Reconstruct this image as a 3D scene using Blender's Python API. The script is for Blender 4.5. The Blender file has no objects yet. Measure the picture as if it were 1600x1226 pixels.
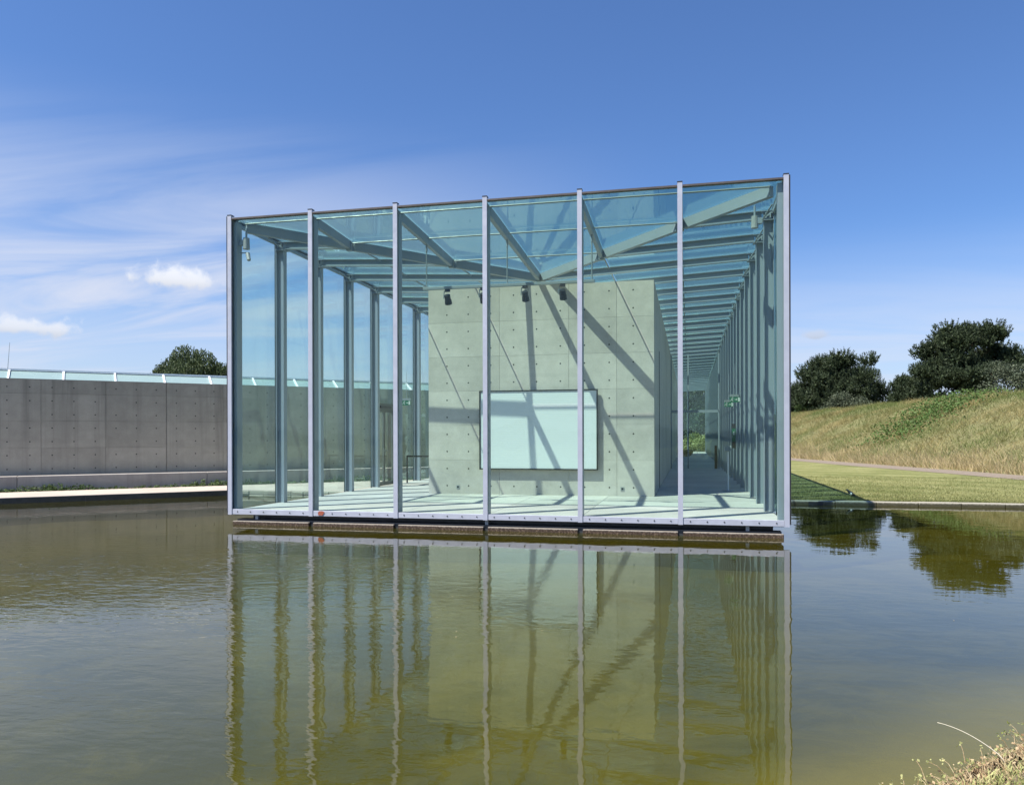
import bpy, bmesh, math, random
import numpy as np
from mathutils import Vector, Matrix, geometry

random.seed(7)
RNG = np.random.default_rng(11)
R = math.radians
SC = bpy.context.scene
COL = SC.collection

# ------------------------------------------------------------------ camera
EYE = 1.775
cam_data = bpy.data.cameras.new('camera')
cam_data.sensor_width = 36.0
cam_data.lens = 27.11
cam_data.shift_y = 69.0 / 1600.0
cam_data.clip_start = 0.05
cam_data.clip_end = 6000.0
cam = bpy.data.objects.new('camera', cam_data)
COL.objects.link(cam)
cam.matrix_world = (Matrix.Translation((0, 0, EYE)) @ Matrix.Rotation(R(12.95), 4, 'Z')
                    @ Matrix.Rotation(R(90), 4, 'X') @ Matrix.Rotation(R(-0.14), 4, 'Z'))
SC.camera = cam

# ------------------------------------------------------------------ light
SUN_DIR = Vector((0.465, 0.41, -1.0)).normalized()        # direction the light travels
SUN_EL = math.asin(-SUN_DIR.z)
sun_data = bpy.data.lights.new('sun', 'SUN')
sun_data.energy = 5.0
sun_data.angle = R(0.53)
sun_data.color = (1.0, 0.955, 0.89)
sun = bpy.data.objects.new('sun', sun_data)
COL.objects.link(sun)
sun.rotation_euler = SUN_DIR.to_track_quat('-Z', 'Y').to_euler()

SC.view_settings.view_transform = 'Standard'
SC.view_settings.look = 'None'
SC.view_settings.gamma = 1.0
SC.view_settings.use_curve_mapping = False
SC.view_settings.exposure = 0.85
SC.cycles.max_bounces = 12
SC.cycles.diffuse_bounces = 2
SC.cycles.glossy_bounces = 6
SC.cycles.transparent_max_bounces = 96
SC.cycles.transmission_bounces = 4
SC.cycles.caustics_reflective = False
SC.cycles.caustics_refractive = False
SC.cycles.sample_clamp_indirect = 6.0
SC.cycles.use_denoising = True


class NT:
    """small helper round a node tree"""
    def __init__(self, tree):
        self.t = tree
        self.n = tree.nodes
        self.l = tree.links

    def new(self, kind, **kw):
        nd = self.n.new(kind)
        for k, v in kw.items():
            setattr(nd, k, v)
        return nd

    def put(self, sock, v):
        if isinstance(v, bpy.types.NodeSocket):
            self.l.new(v, sock)
        elif v is not None:
            try:
                sock.default_value = v
            except Exception:
                sock.default_value = (*v, 1.0)

    def math(self, op, a, b=None, c=None, clamp=False):
        nd = self.new('ShaderNodeMath', operation=op, use_clamp=clamp)
        self.put(nd.inputs[0], a)
        if b is not None:
            self.put(nd.inputs[1], b)
        if c is not None:
            self.put(nd.inputs[2], c)
        return nd.outputs[0]

    def vmath(self, op, a, b=None, out=0):
        nd = self.new('ShaderNodeVectorMath', operation=op)
        self.put(nd.inputs[0], a)
        if b is not None:
            self.put(nd.inputs[1], b)
        return nd.outputs[out]

    def ramp(self, v, a, b, c=0.0, d=1.0, smooth=True):
        nd = self.new('ShaderNodeMapRange')
        nd.interpolation_type = 'SMOOTHSTEP' if smooth else 'LINEAR'
        self.put(nd.inputs['Value'], v)
        for k, x in zip(('From Min', 'From Max', 'To Min', 'To Max'), (a, b, c, d)):
            nd.inputs[k].default_value = x
        return nd.outputs[0]

    def noise(self, vec, scale, detail=4.0, rough=0.55, dist=0.0, out=0):
        nd = self.new('ShaderNodeTexNoise')
        self.put(nd.inputs['Vector'], vec)
        nd.inputs['Scale'].default_value = scale
        nd.inputs['Detail'].default_value = detail
        nd.inputs['Roughness'].default_value = rough
        nd.inputs['Distortion'].default_value = dist
        return nd.outputs[out]

    def mapping(self, vec, loc=(0, 0, 0), rot=(0, 0, 0), scale=(1, 1, 1)):
        nd = self.new('ShaderNodeMapping')
        self.put(nd.inputs[0], vec)
        nd.inputs['Location'].default_value = loc
        nd.inputs['Rotation'].default_value = rot
        nd.inputs['Scale'].default_value = scale
        return nd.outputs[0]

    def mix(self, f, a, b, blend='MIX'):
        nd = self.new('ShaderNodeMix', data_type='RGBA', blend_type=blend)
        self.put(nd.inputs[0], f)
        self.put(nd.inputs[6], a if not isinstance(a, tuple) or len(a) == 4 else (*a, 1))
        self.put(nd.inputs[7], b if not isinstance(b, tuple) or len(b) == 4 else (*b, 1))
        return nd.outputs[2]

    def sep(self, v):
        nd = self.new('ShaderNodeSeparateXYZ')
        self.put(nd.inputs[0], v)
        return nd.outputs

    def comb(self, x, y, z):
        nd = self.new('ShaderNodeCombineXYZ')
        for s, v in zip(nd.inputs, (x, y, z)):
            self.put(s, v)
        return nd.outputs[0]

    def bump(self, height, dist=1.0, strength=1.0):
        nd = self.new('ShaderNodeBump')
        nd.inputs['Strength'].default_value = strength
        nd.inputs['Distance'].default_value = dist
        self.put(nd.inputs['Height'], height)
        return nd.outputs[0]


# ------------------------------------------------------------------ sky
world = bpy.data.worlds.new('World')
SC.world = world
world.use_nodes = True
w = NT(world.node_tree)
w.n.clear()
w_out = w.new('ShaderNodeOutputWorld')
w_bg = w.new('ShaderNodeBackground')
w_bg.inputs['Strength'].default_value = 0.080
sky = w.new('ShaderNodeTexSky', sky_type='NISHITA')
sky.sun_disc = False
sky.sun_elevation = SUN_EL
sky.sun_rotation = math.atan2(-SUN_DIR.x, -SUN_DIR.y)
sky.altitude = 50
sky.air_density = 1.0
sky.dust_density = 0.55
sky.ozone_density = 2.6
tc = w.new('ShaderNodeTexCoord')
dvec = tc.outputs['Generated']
dx, dy, dz = w.sep(dvec)
den = w.math('ADD', w.math('MAXIMUM', dz, 0.0), 0.10)
px_ = w.math('DIVIDE', dx, den)
py_ = w.math('DIVIDE', dy, den)
pv = w.comb(px_, py_, 0.0)
hor = w.math('SQRT', w.math('ADD', w.math('MULTIPLY', dx, dx), w.math('MULTIPLY', dy, dy)))
west = w.math('DIVIDE', w.math('ADD', w.math('MULTIPLY', dx, -0.90), w.math('MULTIPLY', dy, 0.43)), w.math('MAXIMUM', hor, 0.01))
cover = w.math('MULTIPLY', w.ramp(west, 0.42, 0.90), w.ramp(dz, 0.16, 0.40, 1.0, 0.0))
st = w.mapping(pv, rot=(0, 0, R(-28)), scale=(0.55, 1.7, 1.0))
cir = w.noise(st, 0.9, 9.0, 0.56, 0.9)
cir2 = w.noise(pv, 0.35, 3.0, 0.5, 0.3)
cirv = w.math('ADD', w.math('MULTIPLY', cir, 0.75), w.math('MULTIPLY', cir2, 0.35))
veil = w.math('MULTIPLY', w.ramp(cirv, 0.36, 0.66), cover)
low = w.math('MULTIPLY', w.ramp(dz, 0.04, 0.26, 1.0, 0.0), w.ramp(cirv, 0.38, 0.66, 0.55, 1.0))
low = w.math('MULTIPLY', low, w.ramp(west, -0.1, 0.9, 0.92, 1.0))
veil = w.math('MULTIPLY', w.math('MAXIMUM', veil, low), 0.93, clamp=True)
skyc = w.mix(1.0, sky.outputs[0], (0.62, 0.82, 1.12), 'MULTIPLY')
skyc = w.mix(veil, skyc, (5.0, 5.35, 6.35))
# small cumulus heaps low over the horizon, all round the sky
puffs = [(-36.3, 10.7, 4.0, 1.5, 0.95), (-44.6, 6.9, 3.6, 1.1, 0.8),
         (8.6, 6.9, 1.9, 0.55, 0.25), (9.6, 4.6, 2.6, 0.7, 0.2), (60, 9, 5, 1.7, 0.9), (95, 7, 4, 1.3, 0.9), (128, 11, 6, 2.0, 1.0),
         (165, 8, 5, 1.6, 0.9), (-170, 12, 6, 2.0, 1.0), (-140, 9, 5, 1.7, 0.9), (-110, 7, 4, 1.4, 0.9), (-75, 8, 4, 1.3, 0.9)]
az = w.math('MULTIPLY', w.math('ARCTAN2', dx, dy), 180 / math.pi)
el = w.math('MULTIPLY', w.math('ARCSINE', dz), 180 / math.pi)
azel = w.comb(az, el, 0.0)
pn = w.noise(azel, 0.55, 8.0, 0.58, 0.2)
pn2 = w.noise(azel, 0.16, 2.0, 0.5)
dens_all = None
for (a0, e0, wa, he, br) in puffs:
    ex = w.math('DIVIDE', w.math('SUBTRACT', az, a0), wa)
    eyv = w.math('DIVIDE', w.math('SUBTRACT', el, e0), he)
    eyv = w.math('MULTIPLY', eyv, w.ramp(eyv, -0.2, 0.2, 1.7, 1.0))       # flatter below
    rr = w.math('SQRT', w.math('ADD', w.math('MULTIPLY', ex, ex), w.math('MULTIPLY', eyv, eyv)))
    f = w.math('ADD', w.math('SUBTRACT', 1.0, rr), w.math('MULTIPLY', w.math('SUBTRACT', pn, 0.5), 2.3))
    f = w.math('MULTIPLY', w.ramp(f, 0.20, 0.82), w.ramp(rr, 0.9, 1.6, 1.0, 0.0))
    f = w.math('MULTIPLY', f, 0.45 + 0.5 * br)
    cc = tuple(0.55 * s + br * (t - 0.55 * s) for s, t in zip((7.0, 7.6, 9.0), (6.7, 6.9, 7.4)))
    shade = w.mix(w.ramp(eyv, -0.9, 0.5), tuple(0.78 * v for v in cc), cc)
    skyc = w.mix(f, skyc, shade)
w.put(w_bg.inputs['Color'], skyc)
w.l.new(w_bg.outputs[0], w_out.inputs[0])


# ------------------------------------------------------------------ materials
def material(name):
    m = bpy.data.materials.new(name)
    m.use_nodes = True
    t = NT(m.node_tree)
    t.n.clear()
    t.out = t.new('ShaderNodeOutputMaterial')
    return m, t


def principled(t, color, rough=0.6, metal=0.0, normal=None, spec=0.5):
    b = t.new('ShaderNodeBsdfPrincipled')
    t.put(b.inputs['Base Color'], color if not isinstance(color, tuple) or len(color) == 4 else (*color, 1))
    t.put(b.inputs['Roughness'], rough)
    b.inputs['Metallic'].default_value = metal
    b.inputs['Specular IOR Level'].default_value = spec
    if normal is not None:
        t.put(b.inputs['Normal'], normal)
    t.l.new(b.outputs[0], t.out.inputs[0])
    return b


def pos(t):
    return t.new('ShaderNodeNewGeometry').outputs['Position']


def m_plain(name, color, rough=0.5, metal=0.0, var=0.12, scale=3.0, bumpy=0.0, spec=0.5):
    m, t = material(name)
    p = pos(t)
    n1 = t.noise(p, scale, 5.0, 0.6)
    c = t.mix(1.0, color, t.mix(n1, (1 - var * 1.6,) * 3, (1 + var * 1.2,) * 3), 'MULTIPLY')
    rg = t.ramp(t.noise(p, scale * 4, 3.0), 0.3, 0.7, max(rough - 0.08, 0.02), min(rough + 0.1, 1.0))
    nm = t.bump(t.noise(p, scale * 12, 4.0), bumpy) if bumpy else None
    principled(t, c, rg, metal, nm, spec)
    return m


def m_glass(name, tint, f0=0.04, edge=(0.75, 0.9, 0.85), dust=0.0):
    m, t = material(name)
    g = t.new('ShaderNodeNewGeometry')
    c = t.math('ABSOLUTE', t.vmath('DOT_PRODUCT', g.outputs['Normal'], g.outputs['Incoming'], out=1))
    k = t.math('POWER', t.math('SUBTRACT', 1.0, c, clamp=True), 5.0)
    f = t.math('ADD', t.math('MULTIPLY', k, 1 - f0), f0, clamp=True)
    tr = t.new('ShaderNodeBsdfTransparent')
    tr.inputs[0].default_value = (*[math.sqrt(v) for v in tint], 1)
    gl = t.new('ShaderNodeBsdfGlossy')
    gl.inputs['Roughness'].default_value = 0.0
    gl.inputs[0].default_value = (*edge, 1)
    rnd = t.new('ShaderNodeObjectInfo').outputs['Random']
    wob = t.noise(t.vmath('ADD', g.outputs['Position'], t.comb(t.math('MULTIPLY', rnd, 37.0), 0.0, t.math('MULTIPLY', rnd, 11.0))), 0.8, 2.0)
    t.put(gl.inputs['Normal'], t.bump(wob, 0.009))
    mx = t.new('ShaderNodeMixShader')
    t.l.new(f, mx.inputs[0])
    t.l.new(tr.outputs[0], mx.inputs[1])
    t.l.new(gl.outputs[0], mx.inputs[2])
    if dust:
        df = t.new('ShaderNodeBsdfDiffuse')
        df.inputs[0].default_value = (0.75, 0.78, 0.78, 1)
        md = t.new('ShaderNodeMixShader')
        t.put(md.inputs[0], t.math('MULTIPLY', t.ramp(t.noise(t.mapping(g.outputs['Position'], scale=(2.2, 2.2, 0.5)), 1.1, 6.0, 0.65, 0.4), 0.35, 0.75, 0.35, 1.9), dust))
        t.l.new(mx.outputs[0], md.inputs[1])
        t.l.new(df.outputs[0], md.inputs[2])
        mx = md
    t.l.new(mx.outputs[0], t.out.inputs[0])
    return m


def m_concrete(name, base, streaks=0.0, seed=0.0, warm=0.0):
    m, t = material(name)
    p = t.mapping(pos(t), loc=(seed, seed * 1.7, 0))
    oi = t.new('ShaderNodeObjectInfo').outputs['Random']
    big = t.noise(p, 0.55, 4.0, 0.55)
    mid = t.noise(p, 3.2, 6.0, 0.62, 0.4)
    fine = t.noise(p, 38.0, 4.0, 0.6)
    v = t.math('ADD', t.math('MULTIPLY', big, 0.55), t.math('MULTIPLY', mid, 0.45))
    v = t.math('ADD', v, t.math('MULTIPLY', t.math('SUBTRACT', fine, 0.5), 0.22))
    v = t.math('ADD', v, t.math('MULTIPLY', t.math('SUBTRACT', oi, 0.5), 0.17))
    lo = tuple(b * 0.70 for b in base)
    hi = tuple(b * 1.24 for b in base)
    c = t.mix(t.ramp(v, 0.22, 0.78, smooth=False), lo, hi)
    # horizontal pour lines
    hz = t.noise(t.mapping(p, scale=(0.12, 0.12, 5.5)), 1.0, 4.0, 0.6)
    c = t.mix(t.ramp(hz, 0.52, 0.8, 0.0, 0.30), c, tuple(b * 0.78 for b in base))
    if streaks:
        sv = t.noise(t.mapping(p, scale=(2.6, 2.6, 0.09)), 1.0, 5.0, 0.65, 0.15)
        z = t.sep(pos(t))[2]
        topw = t.ramp(z, 0.8, 3.7, 0.35, 1.0, smooth=False)
        c = t.mix(t.math('MULTIPLY', t.ramp(sv, 0.48, 0.72), topw), c, tuple(b * (1 - streaks) for b in base))
        sv2 = t.noise(t.mapping(p, loc=(5, 3, 0), scale=(5.5, 5.5, 0.12)), 1.0, 4.0, 0.6)
        c = t.mix(t.math('MULTIPLY', t.ramp(sv2, 0.58, 0.75), 0.35), c, tuple(min(1, b * 1.22) for b in base))
    # air holes
    vor = t.new('ShaderNodeTexVoronoi')
    t.put(vor.inputs['Vector'], p)
    vor.inputs['Scale'].default_value = 14.0
    hole = t.ramp(vor.outputs['Distance'], 0.03, 0.09, 1.0, 0.0)
    hole = t.math('MULTIPLY', hole, t.ramp(t.noise(p, 1.3, 2.0), 0.5, 0.6))
    c = t.mix(t.math('MULTIPLY', hole, 0.55), c, tuple(b * 0.4 for b in base))
    nm = t.bump(t.math('SUBTRACT', t.math('ADD', t.math('MULTIPLY', mid, 0.5), t.math('MULTIPLY', fine, 0.2)), hole), 0.003)
    principled(t, c, 0.72, 0.0, nm, 0.3)
    return m


M = {}
M['front_glass'] = m_glass('front_glass', (0.86, 0.95, 0.91), 0.017, dust=0.004)
M['side_glass'] = m_glass('side_glass', (0.76, 0.90, 0.92), 0.036, dust=0.014)
M['roof_glass'] = m_glass('roof_glass', (0.64, 0.80, 0.72), 0.085, edge=(0.74, 0.92, 0.90), dust=0.006)
M['inner_glass'] = m_glass('inner_glass', (0.88, 0.96, 0.94), 0.04)
M['sky_glass'] = None
M['alu'] = m_plain('aluminium_cap', (0.44, 0.46, 0.54), 0.42, 0.15, 0.12, 2.5)
M['alu_dirty'] = m_plain('aluminium_rail', (0.44, 0.46, 0.535), 0.48, 0.15, 0.14, 5.0)
M['sky_glass'] = m_plain('etched_glass', (0.25, 0.34, 0.33), 0.22, 0.0, 0.04, 0.6)
M['steel'] = m_plain('painted_steel', (0.275, 0.325, 0.37), 0.40, 0.0, 0.05, 1.5)
M['tube'] = m_plain('tube_steel', (0.235, 0.27, 0.28), 0.45, 0.1, 0.05, 2.0)
M['gasket'] = m_plain('black_gasket', (0.012, 0.014, 0.02), 0.7, 0.0, 0.05)
M['flash'] = m_plain('roof_flashing', (0.10, 0.085, 0.08), 0.55, 0.3, 0.3, 4.0)
M['dark'] = m_plain('dark_metal', (0.035, 0.040, 0.046), 0.5, 0.1, 0.1)
M['doorframe'] = m_plain('door_frame', (0.13, 0.145, 0.14), 0.45, 0.2, 0.1)
M['white'] = m_plain('white_paint', (0.78, 0.80, 0.82), 0.4, 0.0, 0.05)
M['concrete'] = m_concrete('gallery_concrete', (0.55, 0.51, 0.455), 0.0, 0.0)
M['wallcon'] = m_concrete('yard_concrete', (0.39, 0.365, 0.30), 0.42, 4.0)
M['bench'] = m_concrete('bench_concrete', (0.36, 0.33, 0.30), 0.45, 9.0)
M['floor'] = m_concrete('floor_concrete', (0.50, 0.48, 0.45), 0.0, 21.0)
M['terrace'] = m_concrete('terrace_concrete', (0.43, 0.37, 0.31), 0.0, 13.0)
M['hole'] = m_plain('tie_hole', (0.03, 0.032, 0.03), 0.9, 0.0, 0.1)
M['bark'] = m_plain('bark', (0.09, 0.065, 0.045), 0.9, 0.0, 0.3, 6.0, 0.01)
M['black'] = m_plain('black_plastic', (0.02, 0.021, 0.024), 0.4, 0.0, 0.1)
M['greyplastic'] = m_plain('grey_plastic', (0.33, 0.35, 0.35), 0.4, 0.0, 0.1)
M['kerb'] = m_concrete('kerb_stone', (0.27, 0.245, 0.19), 0.0, 31.0)
M['wetkerb'] = m_plain('wet_edge', (0.055, 0.05, 0.042), 0.35, 0.0, 0.5, 7.0, 0.01)
M['path'] = m_plain('gravel_path', (0.225, 0.18, 0.135), 0.9, 0.0, 0.25, 8.0, 0.01)
M['earth'] = m_plain('soil', (0.17, 0.13, 0.08), 0.95, 0.0, 0.3, 3.0, 0.03)


def m_screen():
    m, t = material('projection_sheet')
    p = pos(t)
    z = t.sep(p)[2]
    wv = t.math('SINE', t.math('MULTIPLY', z, 2 * math.pi / 0.045))
    wide = t.noise(t.mapping(p, scale=(0.4, 0.4, 9)), 1.0, 3.0)
    c = t.mix(t.ramp(wv, 0.2, 1.0, 0, 0.05), (0.72, 0.75, 0.75), (0.56, 0.60, 0.60))
    c = t.mix(t.ramp(wide, 0.4, 0.8, 0, 0.10), c, (0.62, 0.66, 0.66))
    principled(t, c, 0.55, 0.0, t.bump(wv, 0.0005))
    return m


M['sheet'] = m_screen()


def m_plinth():
    m, t = material('plinth_stone')
    p = pos(t)
    x, y, z = t.sep(p)
    n = t.noise(p, 26.0, 6.0, 0.7)
    wet = t.ramp(t.math('ADD', z, t.math('MULTIPLY', t.math('SUBTRACT', n, 0.5), 0.05)), 0.046, 0.076)
    brown = t.mix(t.ramp(n, 0.45, 0.7), (0.055, 0.035, 0.022), (0.19, 0.13, 0.085))
    c = t.mix(wet, brown, t.mix(n, (0.18, 0.155, 0.125), (0.33, 0.295, 0.25)))
    principled(t, c, t.ramp(wet, 0, 1, 0.25, 0.8), 0.0, t.bump(n, 0.008))
    return m


M['plinth'] = m_plinth()


def m_kerb():
    m, t = material('kerb_algae')
    p = pos(t)
    z = t.sep(p)[2]
    n = t.noise(p, 18.0, 6.0, 0.7)
    wet = t.ramp(t.math('ADD', z, t.math('MULTIPLY', t.math('SUBTRACT', n, 0.5), 0.07)), 0.045, 0.09)
    low = t.mix(n, (0.035, 0.032, 0.018), (0.11, 0.095, 0.05))
    c = t.mix(wet, low, t.mix(n, (0.22, 0.20, 0.15), (0.44, 0.41, 0.34)))
    principled(t, c, t.ramp(wet, 0, 1, 0.35, 0.85), 0.0, t.bump(n, 0.01))
    return m


M['kerb2'] = m_kerb()


def m_water():
    m, t = material('pond_water')
    g = t.new('ShaderNodeNewGeometry')
    p = g.outputs['Position']
    x, y, z = t.sep(p)
    pa = t.mapping(p, rot=(0, 0, R(12)), scale=(0.75, 1.0, 1.0))
    swell = t.noise(pa, 2.0, 2.0, 0.5, 0.3)
    chop = t.noise(t.mapping(p, loc=(3, 9, 0), rot=(0, 0, R(-9)), scale=(0.55, 1.0, 1.0)), 7.0, 2.0, 0.5, 0.35)
    fine = t.noise(t.mapping(p, rot=(0, 0, R(14)), scale=(0.40, 1.0, 1.0)), 17.0, 2.0, 0.5, 0.5)
    gust = t.noise(t.mapping(p, loc=(7.3, 2.1, 0), scale=(0.14, 0.24, 1)), 1.0, 3.0, 0.55, 0.4)
    lft = t.ramp(t.math('ADD', x, t.math('MULTIPLY', y, 0.25)), -4.0, 2.5, 1.0, 0.0)
    nearer = t.math('MULTIPLY', t.ramp(y, 2.0, 7.0), t.ramp(y, 9.3, 12.6, 1.0, 0.05))
    amp = t.math('MULTIPLY', t.ramp(gust, 0.34, 0.66, 0.25, 1.0), t.math('ADD', t.math('MULTIPLY', lft, 1.0), 0.10))
    amp = t.math('MULTIPLY', amp, nearer)
    h = t.math('MULTIPLY', swell, 0.0020)
    h = t.math('ADD', h, t.math('MULTIPLY', chop, 0.00035))
    h = t.math('ADD', h, t.math('MULTIPLY', t.math('MULTIPLY', chop, amp), 0.0085))
    h = t.math('ADD', h, t.math('MULTIPLY', t.math('MULTIPLY', fine, amp), 0.0034))
    nrm = t.bump(h, 1.0)
    c = t.math('ABSOLUTE', t.vmath('DOT_PRODUCT', nrm, g.outputs['Incoming'], out=1))
    k = t.math('POWER', t.math('SUBTRACT', 1.0, c, clamp=True), 3.75)
    f = t.math('ADD', t.math('MULTIPLY', k, 0.97), 0.03, clamp=True)
    tr = t.new('ShaderNodeBsdfTransparent')
    tr.inputs[0].default_value = (0.80, 0.80, 0.30, 1)
    df = t.new('ShaderNodeBsdfDiffuse')
    df.inputs[0].default_value = (0.098, 0.089, 0.010, 1)
    body = t.new('ShaderNodeMixShader')
    body.inputs[0].default_value = 0.34
    t.l.new(tr.outputs[0], body.inputs[1])
    t.l.new(df.outputs[0], body.inputs[2])
    gl = t.new('ShaderNodeBsdfGlossy')
    gl.inputs['Roughness'].default_value = 0.0
    t.put(gl.inputs['Normal'], nrm)
    mx = t.new('ShaderNodeMixShader')
    t.l.new(f, mx.inputs[0])
    t.l.new(body.outputs[0], mx.inputs[1])
    t.l.new(gl.outputs[0], mx.inputs[2])
    t.l.new(mx.outputs[0], t.out.inputs[0])
    return m


M['water'] = m_water()


def m_bed():
    m, t = material('pond_bed')
    p = pos(t)
    n1 = t.noise(p, 0.35, 5.0, 0.6, 0.5)
    n2 = t.noise(p, 2.2, 7.0, 0.7, 0.8)
    x, y, z = t.sep(p)
    v = t.math('ADD', t.math('MULTIPLY', n1, 0.6), t.math('MULTIPLY', n2, 0.4))
    c = t.mix(t.ramp(v, 0.42, 0.58), (0.036, 0.037, 0.015), (0.105, 0.093, 0.045))
    sand = t.math('MULTIPLY', t.ramp(z, -0.42, -0.2), 0.8)
    c = t.mix(sand, c, (0.42, 0.34, 0.22))
    principled(t, c, 0.9, 0.0, t.bump(n2, 0.03))
    return m


M['bed'] = m_bed()


def m_lawn():
    m, t = material('mown_lawn')
    p = pos(t)
    x, y, z = t.sep(p)
    n1 = t.noise(p, 0.28, 5.0, 0.6, 0.3)
    n2 = t.noise(p, 5.0, 5.0, 0.7)
    n3 = t.noise(p, 45.0, 3.0, 0.7)
    # strips left by the mower, running along the pavilion
    wv = t.math('SINE', t.math('ADD', t.math('MULTIPLY', t.math('ADD', t.math('MULTIPLY', x, 0.55), y), 2.3), t.math('MULTIPLY', n1, 5.0)))
    v = t.math('ADD', t.math('MULTIPLY', n1, 0.35), t.math('MULTIPLY', n2, 0.30))
    v = t.math('ADD', v, t.math('MULTIPLY', n3, 0.22))
    v = t.math('ADD', v, t.math('MULTIPLY', wv, 0.028))
    c = t.mix(t.ramp(v, 0.30, 0.50), (0.115, 0.135, 0.040), (0.25, 0.25, 0.105))
    c = t.mix(t.ramp(v, 0.46, 0.64), c, (0.43, 0.385, 0.215))
    principled(t, c, 0.95, 0.0, t.bump(t.math('ADD', n3, n2), 0.03), 0.1)
    return m


M['lawn'] = m_lawn()


def m_leaf(name, a, b, scale=1.2, trans=0.25, c3=None):
    m, t = material(name)
    p = pos(t)
    n1 = t.noise(p, scale, 3.0, 0.6)
    n2 = t.noise(p, scale * 14, 2.0, 0.6)
    v = t.math('ADD', t.math('MULTIPLY', n1, 0.55), t.math('MULTIPLY', n2, 0.45))
    c = t.mix(t.ramp(v, 0.34, 0.62), a, b)
    if c3:
        c = t.mix(t.ramp(t.noise(t.mapping(p, loc=(9, 4, 2)), scale * 0.6, 5.0, 0.65), 0.42, 0.62), c, c3)
    d = t.new('ShaderNodeBsdfPrincipled')
    t.put(d.inputs['Base Color'], c)
    d.inputs['Roughness'].default_value = 0.6
    d.inputs['Specular IOR Level'].default_value = 0.25
    tl = t.new('ShaderNodeBsdfTranslucent')
    t.put(tl.inputs[0], c)
    mx = t.new('ShaderNodeMixShader')
    mx.inputs[0].default_value = trans
    t.l.new(d.outputs[0], mx.inputs[1])
    t.l.new(tl.outputs[0], mx.inputs[2])
    t.l.new(mx.outputs[0], t.out.inputs[0])
    return m


M['pine'] = m_leaf('pine_needles', (0.016, 0.030, 0.016), (0.075, 0.100, 0.048), 2.2, 0.12)
M['willow'] = m_leaf('willow_leaves', (0.028, 0.048, 0.020), (0.095, 0.125, 0.055), 1.8, 0.2)
M['shrub'] = m_leaf('shrub_leaves', (0.040, 0.075, 0.022), (0.105, 0.150, 0.055), 1.0, 0.25)
M['greyshrub'] = m_leaf('grey_shrub_leaves', (0.050, 0.068, 0.040), (0.12, 0.14, 0.085), 1.0, 0.2)
M['bramble'] = m_leaf('bramble_leaves', (0.045, 0.095, 0.020), (0.14, 0.21, 0.06), 1.5, 0.3)
M['meadow'] = m_leaf('meadow_blades', (0.175, 0.165, 0.058), (0.43, 0.355, 0.165), 0.45, 0.35, c3=(0.155, 0.195, 0.060))
M['lawnblade'] = m_leaf('lawn_blades', (0.12, 0.15, 0.04), (0.36, 0.34, 0.15), 0.9, 0.4)
M['sunshrub'] = m_leaf('sunlit_shrub_leaves', (0.16, 0.20, 0.06), (0.40, 0.42, 0.19), 1.0, 0.35)  # lighter copy of the shrub leaves, with sunlight put into the colour
M['straw'] = m_leaf('straw_blades', (0.48, 0.39, 0.20), (0.66, 0.54, 0.32), 0.5, 0.35)
M['bankgrass'] = m_leaf('bank_blades', (0.22, 0.26, 0.07), (0.58, 0.56, 0.26), 6.0, 0.35)
M['redstem'] = m_leaf('red_stems', (0.34, 0.20, 0.10), (0.62, 0.50, 0.30), 9.0, 0.3)
M['mound'] = m_plain('mound_soil', (0.19, 0.18, 0.075), 0.95, 0.0, 0.4, 1.2, 0.08)
M['farleaf'] = m_leaf('far_leaves', (0.03, 0.05, 0.02), (0.07, 0.10, 0.04), 0.15, 0.15)


def m_magpie(name, color):
    return m_plain(name, color, 0.45, 0.0, 0.1, 20.0)


# ------------------------------------------------------------------ mesh helpers
def tag(o, label=None, cat=None, group=None, kind=None):
    if label: o['label'] = label
    if cat: o['category'] = cat
    if group: o['group'] = group
    if kind: o['kind'] = kind
    return o


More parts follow.
